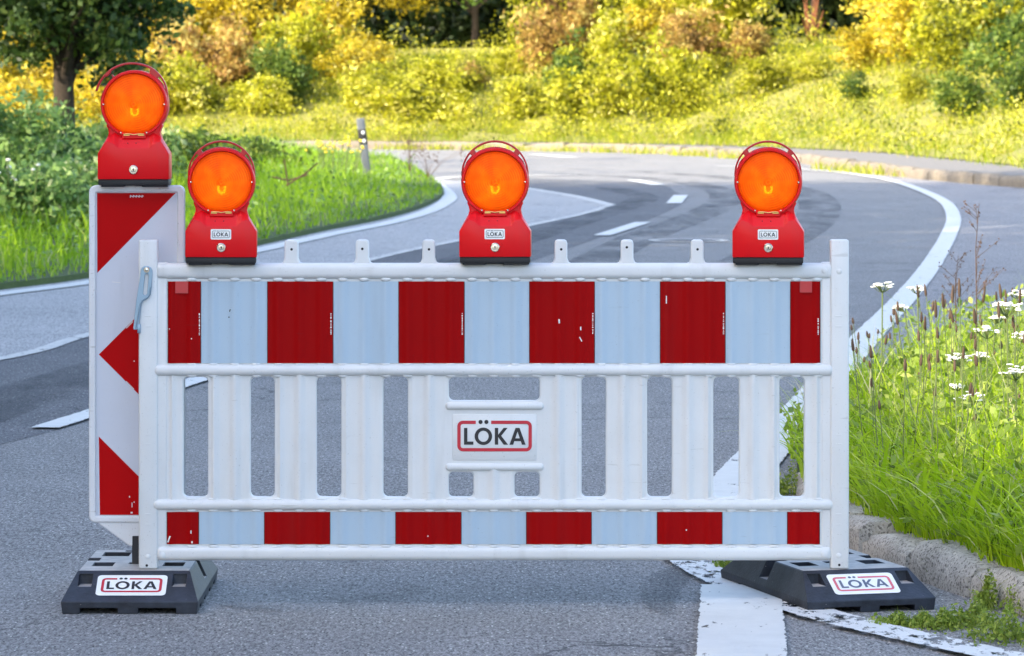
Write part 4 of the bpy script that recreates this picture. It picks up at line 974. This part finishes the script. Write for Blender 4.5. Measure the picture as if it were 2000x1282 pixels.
# ------------------------------------------------------------------ island grass and plants
rng = np.random.default_rng(31)
P2 = scatter(rng, [(p[0], p[1]) for p in isl], 190000, 0.8); P2 = P2[(P2[:, 0] > -P2[:, 1] * 0.126 - 3.5)][:56000]; n = len(P2)
cl = np.sin(P2[:, 0] * 2.1) * np.cos(P2[:, 1] * 0.9) + 0.6 * np.sin(P2[:, 0] * 4.7 + P2[:, 1])
edge = catmull([G(*p) for p in left_line], 4); de = np.min(np.linalg.norm(P2[:, None, :] - edge[None], axis=2), axis=1)
hh = np.clip(de / 2.5, 0.22, 1) * rng.uniform(0.22, 0.55, n) * (1 + 0.2 * cl)
V, Q, T = blade_mesh(rng, np.c_[P2, np.full(n, 0.045)], hh, rng.uniform(0.010, 0.024, n), rng.uniform(0.15, 0.8, n), 0.5 + 0.13 * cl + rng.normal(0, 0.18, n), seg=3)
o = link(bpy.data.objects.new('island_grass', np_mesh('island_grass', V, Q, tint=T, mats=[M['grass_island']]))); tag(o, 'rough green grass covering the roadside island on the left', 'grass', kind='stuff')
Pl = P2[rng.integers(0, n, 9000)]; V, Q, T = leaf_quads(rng, np.c_[Pl, rng.uniform(0.1, 0.38, len(Pl)) * np.clip(np.min(np.linalg.norm(Pl[:, None, :] - edge[None, ::2], axis=2), axis=1) / 2.5, 0.2, 1)], np.full(len(Pl), 0.035), rng.normal(0.45, 0.2, len(Pl)), 0.5)
o = link(bpy.data.objects.new('island_herbs', np_mesh('island_herbs', V, Q, tint=T, mats=[M['leaf_shade']]))); tag(o, 'leafy herbs mixed through the island grass', 'herbs', kind='stuff')

def bush_mesh(name, rg, n, radii, nclump, spread, size, mat, base=0.0, shell=0.5, lobes=0):
    if lobes:
        parts_ = []; ts = []
        for k in range(lobes):                      # a bush is several leaning shoots of uneven height
            w = rg.uniform(0.28, 0.55); h = rg.uniform(0.35, 1.0); a = rg.uniform(0, 2 * math.pi); r = rg.uniform(0.1, 0.75)
            m_ = int(n * w * h * 2.6 / lobes)
            C, T0, cl = crown_points(rg, m_, (r * math.cos(a) * radii[0], r * math.sin(a) * radii[1], radii[2] * h), (w * radii[0], w * radii[1], radii[2] * h * 1.05), max(8, int(nclump * w)), spread * rg.uniform(0.7, 1.3), shell)
            parts_.append(C); ts.append(T0 + rg.normal(0, 0.12))
        C = np.concatenate(parts_); T0 = np.concatenate(ts); n = len(C); cl = None
    else:
        C, T0, cl = crown_points(rg, n, (0, 0, radii[2] * 0.95 + base), radii, nclump, spread, shell)
    C[:, 2] = np.maximum(C[:, 2], 0.03)
    V, Q, T = leaf_quads(rg, C, size * rg.uniform(0.6, 1.4, n), T0); return np_mesh(name, V, Q, tint=T, mats=[mat]), cl
def stems_mesh(name, cl, k, rad, mat=None):
    mb = MB()
    for i in range(0, len(cl), max(1, len(cl) // k)):
        c = cl[i]; mb.tube([(c[0] * 0.08, c[1] * 0.08, 0), (c[0] * 0.45, c[1] * 0.45, c[2] * 0.55), tuple(c)], [rad, rad * 0.6, rad * 0.25], 5)
    return mb.build(name, mat or M['twig'])
# left shrubs before the tree
for i, (px, y, rx, rz, mk, lab) in enumerate((
    (-10, 44.0, 1.0, 0.66, 'leaf_shade', 'dull green shrub at the left picture edge below the dark tree'),
    (62, 47.0, 0.85, 0.50, 'leaf_shade', 'grey-green shrub just left of the dark tree trunk'),
    (150, 46.0, 0.75, 0.40, 'leaf_shade', 'green shrub hiding the foot of the dark tree, left of the beacon'),
    (10, 38.5, 0.75, 0.36, 'leaf_shade', 'low leafy shrub at the left picture edge, nearest the road'),
    (105, 39.5, 0.65, 0.34, 'leaf_shade', 'low shrub in front of the dark tree, just left of the beacon board'),
    (235, 50.0, 0.85, 0.50, 'leaf_shade', 'green shrub directly behind the beacon lamp'),
    (365, 56.0, 0.9, 0.33, 'leaf_green', 'low green shrub behind the left hazard lamp, at the island grass'),
    (480, 62.0, 0.8, 0.28, 'leaf_green', 'low leafy clump far on the island, right of the left hazard lamp'))):
    rg = np.random.default_rng(60 + i); me, cl_ = bush_mesh('shrub', rg, 5200, (rx, rx * 0.8, rz), 55, 0.13, 0.042, M[mk], shell=0.35)
    o = link(bpy.data.objects.new('shrub', me)); o.location = (PX(px, y), y, 0.04); tag(o, lab, 'shrub', 'shrubs on the island under the tree')
# yellow flowers in the island grass
def flower_clump(px, y, n, w, label, mat, h0, h1, seed, grp):
    rg = random.Random(seed); r0 = empty('wildflower', (PX(px, y), y, 0.05)); tag(r0, label, 'wildflower', grp); st, f_ = MB(), MB()
    for i in range(n):
        x, yy, h = rg.gauss(0, w), rg.gauss(0, w), rg.uniform(h0, h1); st.tube([(x * 0.7, yy * 0.7, 0), (x, yy, h)], 0.004, 5); f_.ball((x, yy, h), rg.uniform(0.016, 0.03), 0.02, rg.uniform(0.012, 0.02), 6, 4)
    st.build('stem', M['stem'], r0); f_.build('flower_head', mat, r0)
flower_clump(650, 60.0, 46, 0.22, 'patch of yellow flowers in the island grass left of the guide post', M['petal_yellow'], 0.38, 0.56, 3, 'flowers in the island grass')
flower_clump(28, 38.0, 12, 0.14, 'few small white blossoms at the left picture edge among the shrubs', M['petal'], 0.4, 0.75, 4, 'flowers in the island grass')
# dry stalks at the island tip
for i, (px, y, h, lab) in enumerate(((800, 63, 0.62, 'dry dark weed at the island tip, left of two'), (836, 60, 0.50, 'dry dark weed at the very tip of the island by the road'))):
    rg = random.Random(80 + i); r0 = empty('dry_weed', (PX(px, y), y, 0.05)); tag(r0, lab, 'dry weed', 'dry weeds at the island tip'); st, f_ = MB(), MB()
    for k in range(9):
        e = Vector((rg.gauss(0.05, 0.16), rg.gauss(0, 0.1), h * rg.uniform(0.5, 1))); st.tube([(0, 0, 0), (e.x * 0.4, e.y * 0.4, e.z * 0.6), tuple(e)], [0.004, 0.003, 0.002], 5)
        for j in range(6): f_.ball((e.x + rg.gauss(0, 0.03), e.y, e.z + rg.gauss(-0.03, 0.04)), 0.013, 0.009, 0.011, 6, 4)
    st.build('stem', M['twig'], r0); f_.build('seed_head', M['seed'], r0)
# dead twig in the island grass
r0 = MB(); 
for pts in (((-0.12, 0, 0), (-0.16, -0.02, 0.30)), ((-0.14, 0, 0), (0.08, -0.04, 0.14), (0.22, -0.05, 0.26)), ((-0.3, 0, 0.1), (-0.12, 0, 0.06), (0.1, 0, 0.12))): r0.tube([Vector(p) + Vector((0, 0, 0.22)) for p in pts], 0.009, 6)
o = r0.build('dead_twig', M['twig']); o.location = (PX(592, 47), 46.0, 0.1); tag(o, 'dark forked dead twig lying on the island grass', 'twig')

# ------------------------------------------------------------------ trees
def tree(name, loc, trunk_r, trunk_h, crown_c, radii, n, nclump, spread, size, mat, label, seed, group=None, limbs=9, lean=(0, 0), zmin=-0.75, shell=0.45, bark=None):
    rg = np.random.default_rng(seed); r0 = empty(name, loc); tag(r0, label, 'tree', group)
    C, T0, cl = crown_points(rg, n, crown_c, radii, nclump, spread, shell, zmin); V, Q, T = leaf_quads(rg, C, np.full(n, size), T0)
    t = MB(); pts = [(0, 0, -0.2), (lean[0] * 0.1, 0, trunk_h * 0.3), (lean[0] * 0.5, lean[1] * 0.5, trunk_h * 0.7), (lean[0], lean[1], trunk_h), (crown_c[0], crown_c[1], crown_c[2])]
    t.tube(pts, [trunk_r * 1.35, trunk_r, trunk_r * 0.9, trunk_r * 0.8, trunk_r * 0.3], 12)
    for i in range(limbs):
        c = cl[int(i * len(cl) / limbs)]; z0 = trunk_h * rg.uniform(0.6, 1.05); b = Vector((lean[0] * z0 / trunk_h, lean[1] * z0 / trunk_h, z0)); m_ = b.lerp(Vector(c), 0.5) + Vector((0, 0, 0.25)); t.tube([b, m_, Vector(c)], [trunk_r * 0.35, trunk_r * 0.22, trunk_r * 0.08], 7)
    t.build('trunk', bark or M['bark'], r0)
    link(bpy.data.objects.new('crown', np_mesh('crown', V, Q, tint=T, mats=[mat])), r0); return r0
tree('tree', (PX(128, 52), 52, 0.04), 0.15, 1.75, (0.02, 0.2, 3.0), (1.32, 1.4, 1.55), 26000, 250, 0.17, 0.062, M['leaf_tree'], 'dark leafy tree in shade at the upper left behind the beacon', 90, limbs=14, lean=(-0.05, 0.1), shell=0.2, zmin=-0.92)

# bank bushes: a column phrase and a row phrase make each label its own
cols = [(-40, 'left of the dark tree'), (70, 'behind the dark tree trunk'), (185, 'between the dark tree and the beacon lamp'), (300, 'just right of the beacon lamp'), (390, 'above the left hazard lamp'), (490, 'above the first white band'), (590, 'above the second red band'),
        (700, 'above the guide post'), (800, 'right of the guide post'), (890, 'left of the middle hazard lamp'), (985, 'above the middle hazard lamp'), (1080, 'right of the middle hazard lamp'), (1175, 'above third white band from right'), (1270, 'between middle and right hazard lamps'),
        (1370, 'left of the right hazard lamp'), (1475, 'above the right hazard lamp'), (1570, 'just right of the right hazard lamp'), (1665, 'above the right barrier post'), (1765, 'above the start of the far kerb'), (1865, 'above the bend of the edge line'), (1960, 'at the right picture edge')]
rows = [(3.4, 0.78, 'low down on'), (5.4, 1.0, 'halfway up'), (8.2, 1.3, 'at the top of')]
protos = {}
for mk, seed in (('leaf_yellow', 1), ('leaf_lime', 2), ('leaf_rust', 3), ('leaf_green', 4)):
    for v in range(4):
        rg = np.random.default_rng(200 + seed * 10 + v); protos[(mk, v)] = bush_mesh('foliage', rg, 8600, (1.15, 0.8, 0.95), 44, 0.13, 0.049, M[mk], shell=0.25, lobes=9)[0]
word = {'leaf_yellow': 'golden yellow', 'leaf_lime': 'yellow-green', 'leaf_rust': 'rusty brown', 'leaf_green': 'mid green'}
kinds = {0: 'yyl', 1: 'yyy', 2: 'yyy', 3: 'yyy', 4: 'lry', 5: 'lry', 6: 'gly', 7: 'lyl', 8: 'lrl', 9: 'lrl', 10: 'lly', 11: 'grl', 12: 'lll', 13: 'lyl', 14: 'lrl', 15: 'lry', 16: 'lyl', 17: 'gyr', 18: 'lyy', 19: 'gly', 20: 'ggl'}
rg = random.Random(55); km = {'y': 'leaf_yellow', 'l': 'leaf_lime', 'r': 'leaf_rust', 'g': 'leaf_green'}
for ci, (px, cph) in enumerate(cols):
    for ri, (of, sc_, rph) in enumerate(rows):
        if ci in (2, 3) and ri == 2: continue
        if ci == 2 and ri == 1: continue
        if (ci, ri) in ((8, 1), (7, 2), (16, 1)): continue
        if ri == 0 and 13 < ci < 19: of, sc_ = rg.uniform(2.5, 5.0), 0.48   # open meadow reaching higher up the bank
        if ci in (8, 9, 10, 15, 16, 17) and ri == 2: continue       # gaps under the trees
        if ci in (8, 9, 10, 15, 16, 17) and ri == 1: sc_ *= 0.52
        mk = km[kinds[ci][ri]]; x, y, z = bank_pt(px + rg.uniform(-40, 40), of + rg.uniform(-1.1, 0.9))
        o = link(bpy.data.objects.new('bush', protos[(mk, (ci * 3 + ri) % 4)])); s_ = sc_ * rg.uniform(0.85, 1.2)
        o.location = (x, y, z - 0.05); o.scale = (s_ * rg.uniform(0.85, 1.45), s_, s_ * rg.uniform(0.75, 1.25)); o.rotation_euler = (rg.uniform(-0.2, 0.2), rg.uniform(-0.2, 0.2), rg.uniform(0, 6.28))
        tag(o, f'{word[mk]} bush {rph} the bank {cph}', 'bush', 'bushes on the sunny bank')
# trees on top of the bank
tr = 'trees on top of the bank'
def bt(px, of): return bank_pt(px, of)
for px, of, th, cz, rad, mk, lab, sd_ in ((930, 14.0, 1.4, 2.9, (3.0, 2.0, 2.3), 'leaf_green', 'green tree with low crown on the bank left of the middle hazard lamp', 301),
                                  (1190, 14.5, 1.4, 2.7, (2.0, 2.0, 2.2), 'leaf_lime', 'yellow-green tree on the bank right of the middle hazard lamp', 302),
                                  (1590, 14.0, 1.4, 2.9, (2.4, 2.0, 2.2), 'leaf_green', 'dark gapped tree on the bank top above the right hazard lamp', 303),
                                  (1800, 13.5, 1.3, 2.6, (2.0, 2.0, 2.1), 'leaf_lime', 'bright tree on the bank top near the right picture edge', 304),
                                  (480, 12.0, 1.3, 2.4, (2.2, 2.0, 2.3), 'leaf_yellow', 'golden tree on the bank top above the left hazard lamp', 305),
                                  (690, 12.5, 1.3, 2.4, (2.0, 2.0, 2.3), 'leaf_yellow', 'golden tree on the bank top above the guide post', 306)):
    x, y, z = bt(px, of); tree('tree', (x, y, z), 0.09, th, (0, 0, cz), rad, 9000, 130, 0.24, 0.075, M[mk], lab, sd_, tr, zmin=-0.7)
# rusty dead shrub in the dark gap
x, y, z = bt(1582, 10.5); r0 = MB(); rg = random.Random(5)
for k in range(20): e = Vector((rg.gauss(0, 0.15), rg.gauss(0, 0.15), rg.uniform(0.5, 1.35))); r0.tube([(e.x * 0.2, e.y * 0.2, 0), (e.x * 0.6, e.y * 0.6, e.z * 0.5), tuple(e)], [0.02, 0.014, 0.005], 5)
o = r0.build('dead_shrub', plain('rusty_twigs', (0.26, 0.09, 0.035), 0.8)); o.location = (x, y, z); tag(o, 'rust red dead shrub in the dark gap above the right hazard lamp', 'dead shrub')

# dark wood behind the bank: one far mass
rng = np.random.default_rng(77); pts = []
for i in range(150):
    px = rng.uniform(-700, 2700); of = rng.uniform(19, 40)
    if 165 < px < 330: continue
    x, y, z = bank_pt(px, of); c = np.array([x, y, z + rng.uniform(1.0, 7.5)]); pts.append(c + rng.normal(size=(420, 3)) * np.array([1.5, 1.2, 1.3]))
for i in range(130):
    px = rng.uniform(420, 2100); x, y, z = bank_pt(px, rng.uniform(17, 24)); pts.append(np.array([x, y, z + rng.uniform(0.2, 3.2)]) + rng.normal(size=(420, 3)) * np.array([1.1, 0.9, 0.8]))
C = np.concatenate(pts); V, Q, T = leaf_quads(rng, C, np.full(len(C), 0.17), rng.normal(0.45, 0.25, len(C)))
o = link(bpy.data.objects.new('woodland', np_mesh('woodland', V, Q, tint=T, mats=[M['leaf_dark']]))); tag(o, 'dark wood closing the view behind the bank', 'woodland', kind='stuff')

# meadow on the bank and tufts along the far kerb
rng = np.random.default_rng(88); n = 72000
pp = rng.uniform(-600, 2350, n); oo = rng.uniform(-0.2, 8.5, n) ** 1.0
u_rows = {}
Pb = np.zeros((n, 3)); grid = np.linspace(-0.2, 8.5, 40)
tabs = []
for g_ in grid:
    P = fk + fn * (wpath + g_)[:, None]; u = 1000 + P[:, 0] / P[:, 1] * S * D; od = np.argsort(u); tabs.append((u[od], P[od]))
gi = np.clip(np.round((oo + 0.2) / 8.7 * 39).astype(int), 0, 39)
for k in range(40):
    s_ = gi == k; Pb[s_, 0] = np.interp(pp[s_], tabs[k][0], tabs[k][1][:, 0]); Pb[s_, 1] = np.interp(pp[s_], tabs[k][0], tabs[k][1][:, 1]); Pb[s_, 2] = bank_h(grid[k] * np.ones(s_.sum()), Pb[s_, 0])
Pb[:, :2] += rng.normal(0, 0.12, (n, 2)); cl = np.sin(Pb[:, 0] * 1.7) * np.cos(Pb[:, 1] * 1.3) + 0.5 * np.sin(Pb[:, 0] * 4.1)
gr = np.clip(Pb[:, 0] / 7.0, 0, 1)
V, Q, T = blade_mesh(rng, Pb - np.array([0, 0, 0.03]), rng.uniform(0.10, 0.36, n) * (1 + 0.3 * cl), rng.uniform(0.012, 0.026, n), rng.uniform(0.3, 1.1, n), 0.52 + 0.20 * cl + rng.normal(0, 0.20, n), seg=3)
o = link(bpy.data.objects.new('bank_grass', np_mesh('bank_grass', V, Q, tint=T, mats=[M['grass_bank']]))); tag(o, 'sunlit yellow-green meadow grass covering the lower bank', 'grass', kind='stuff')
hc = np.random.default_rng(5).integers(0, n, 700)           # herb clumps of uneven height
k_ = np.concatenate([rng.integers(0, n, 26000), np.repeat(hc, 60)]); nh = len(k_); hs_ = np.concatenate([rng.uniform(0.05, 0.36, 26000), np.repeat(rng.uniform(0.2, 1.05, 700), 60) * rng.uniform(0.1, 1, 700 * 60)])
ct = 0.2 * cl[k_]; ct[26000:] += np.repeat(rng.normal(-0.05, 0.22, 700), 60)
V, Q, T = leaf_quads(rng, Pb[k_] + np.c_[rng.normal(0, 0.14, (nh, 2)), hs_], np.full(nh, 0.036), 0.42 + ct + rng.normal(0, 0.22, nh), 0.5)
o = link(bpy.data.objects.new('bank_herbs', np_mesh('bank_herbs', V, Q, tint=T, mats=[M['leaf_lime']]))); tag(o, 'leafy yellow-green herbs growing through the bank meadow', 'herbs', kind='stuff')
# dry tufts along the far kerb
n = 4200; k = rng.uniform(0, 1, n); s_ = np.interp(np.where(rng.uniform(0, 1, n) < 0.6, np.floor(k * 24) / 24 + rng.normal(0, 0.006, n), k), np.linspace(0, 1, len(fk) - 3), np.arange(len(fk) - 3))
ix = np.clip(s_, 0, len(fk) - 1.001); i0 = ix.astype(int); f_ = (ix - i0)[:, None]; Pk = fk[i0] * (1 - f_) + fk[i0 + 1] * f_; Pk = Pk - fn[i0] * rng.uniform(-0.1, 0.55, n)[:, None]
Pk = Pk[(Pk[:, 0] < 4.6) | (np.sin(Pk[:, 0] * 3.3 + Pk[:, 1] * 0.9) > 0.55)]; n = len(Pk)
V, Q, T = blade_mesh(rng, np.c_[Pk, np.zeros(n)], rng.uniform(0.06, 0.26, n), rng.uniform(0.012, 0.03, n), rng.uniform(0.2, 0.9, n), rng.normal(0.7, 0.2, n), seg=3)
o = link(bpy.data.objects.new('kerb_tufts', np_mesh('kerb_tufts', V, Q, tint=T, mats=[M['grass_bank']]))); tag(o, 'dry grass tufts along the foot of the far kerb', 'grass', kind='stuff')

# the roadside wood to the left, beyond the picture, whose shade lies over the closed road
rng = np.random.default_rng(99); pts = []
for i in range(1000):
    x = rng.uniform(-30, -13); y = rng.uniform(-22, 62)
    if y > 56.0 + 0.667 * x: continue
    pts.append(np.array([x, y, rng.uniform(3, 17.5)]) + rng.normal(size=(340, 3)) * np.array([1.5, 1.5, 1.2]))
for i in range(26):
    x = rng.uniform(-30, -14); y = 0.667 * x + rng.uniform(60, 82); pts.append(np.array([x, y, rng.uniform(3, 14)]) + rng.normal(size=(60, 3)) * np.array([1.2, 0.5, 1.2]))
C = np.concatenate(pts)
# gap cut into the unseen canopy to let sunlight onto verge and island
fall = C[:, :2] - np.array([sd.x, sd.y]) / sd.z * (C[:, 2] - 0.3)[:, None]
lit = (fall[:, 0] > np.interp(fall[:, 1], [11, 13, 15, 20, 24], [1.75, 1.45, 1.25, 1.6, 2.1])) & (fall[:, 0] < 7) & (fall[:, 1] > 12.2) & (fall[:, 1] < 24) & ((fall[:, 1] > 13.2) | (fall[:, 0] > 1.40 + 1.49 * (fall[:, 1] - 12))) & (rng.uniform(0, 1, len(C)) < 0.99)
isl_lit = inside([(-9, 30), (-4.6, 30), (-2.4, 40), (-1.4, 50), (-1.9, 60), (-9, 60)], fall) & (rng.uniform(0, 1, len(C)) < 0.95)
C = C[~(lit | isl_lit)]
V, Q, T = leaf_quads(rng, C, np.full(len(C), 0.29), rng.normal(0.5, 0.25, len(C)))
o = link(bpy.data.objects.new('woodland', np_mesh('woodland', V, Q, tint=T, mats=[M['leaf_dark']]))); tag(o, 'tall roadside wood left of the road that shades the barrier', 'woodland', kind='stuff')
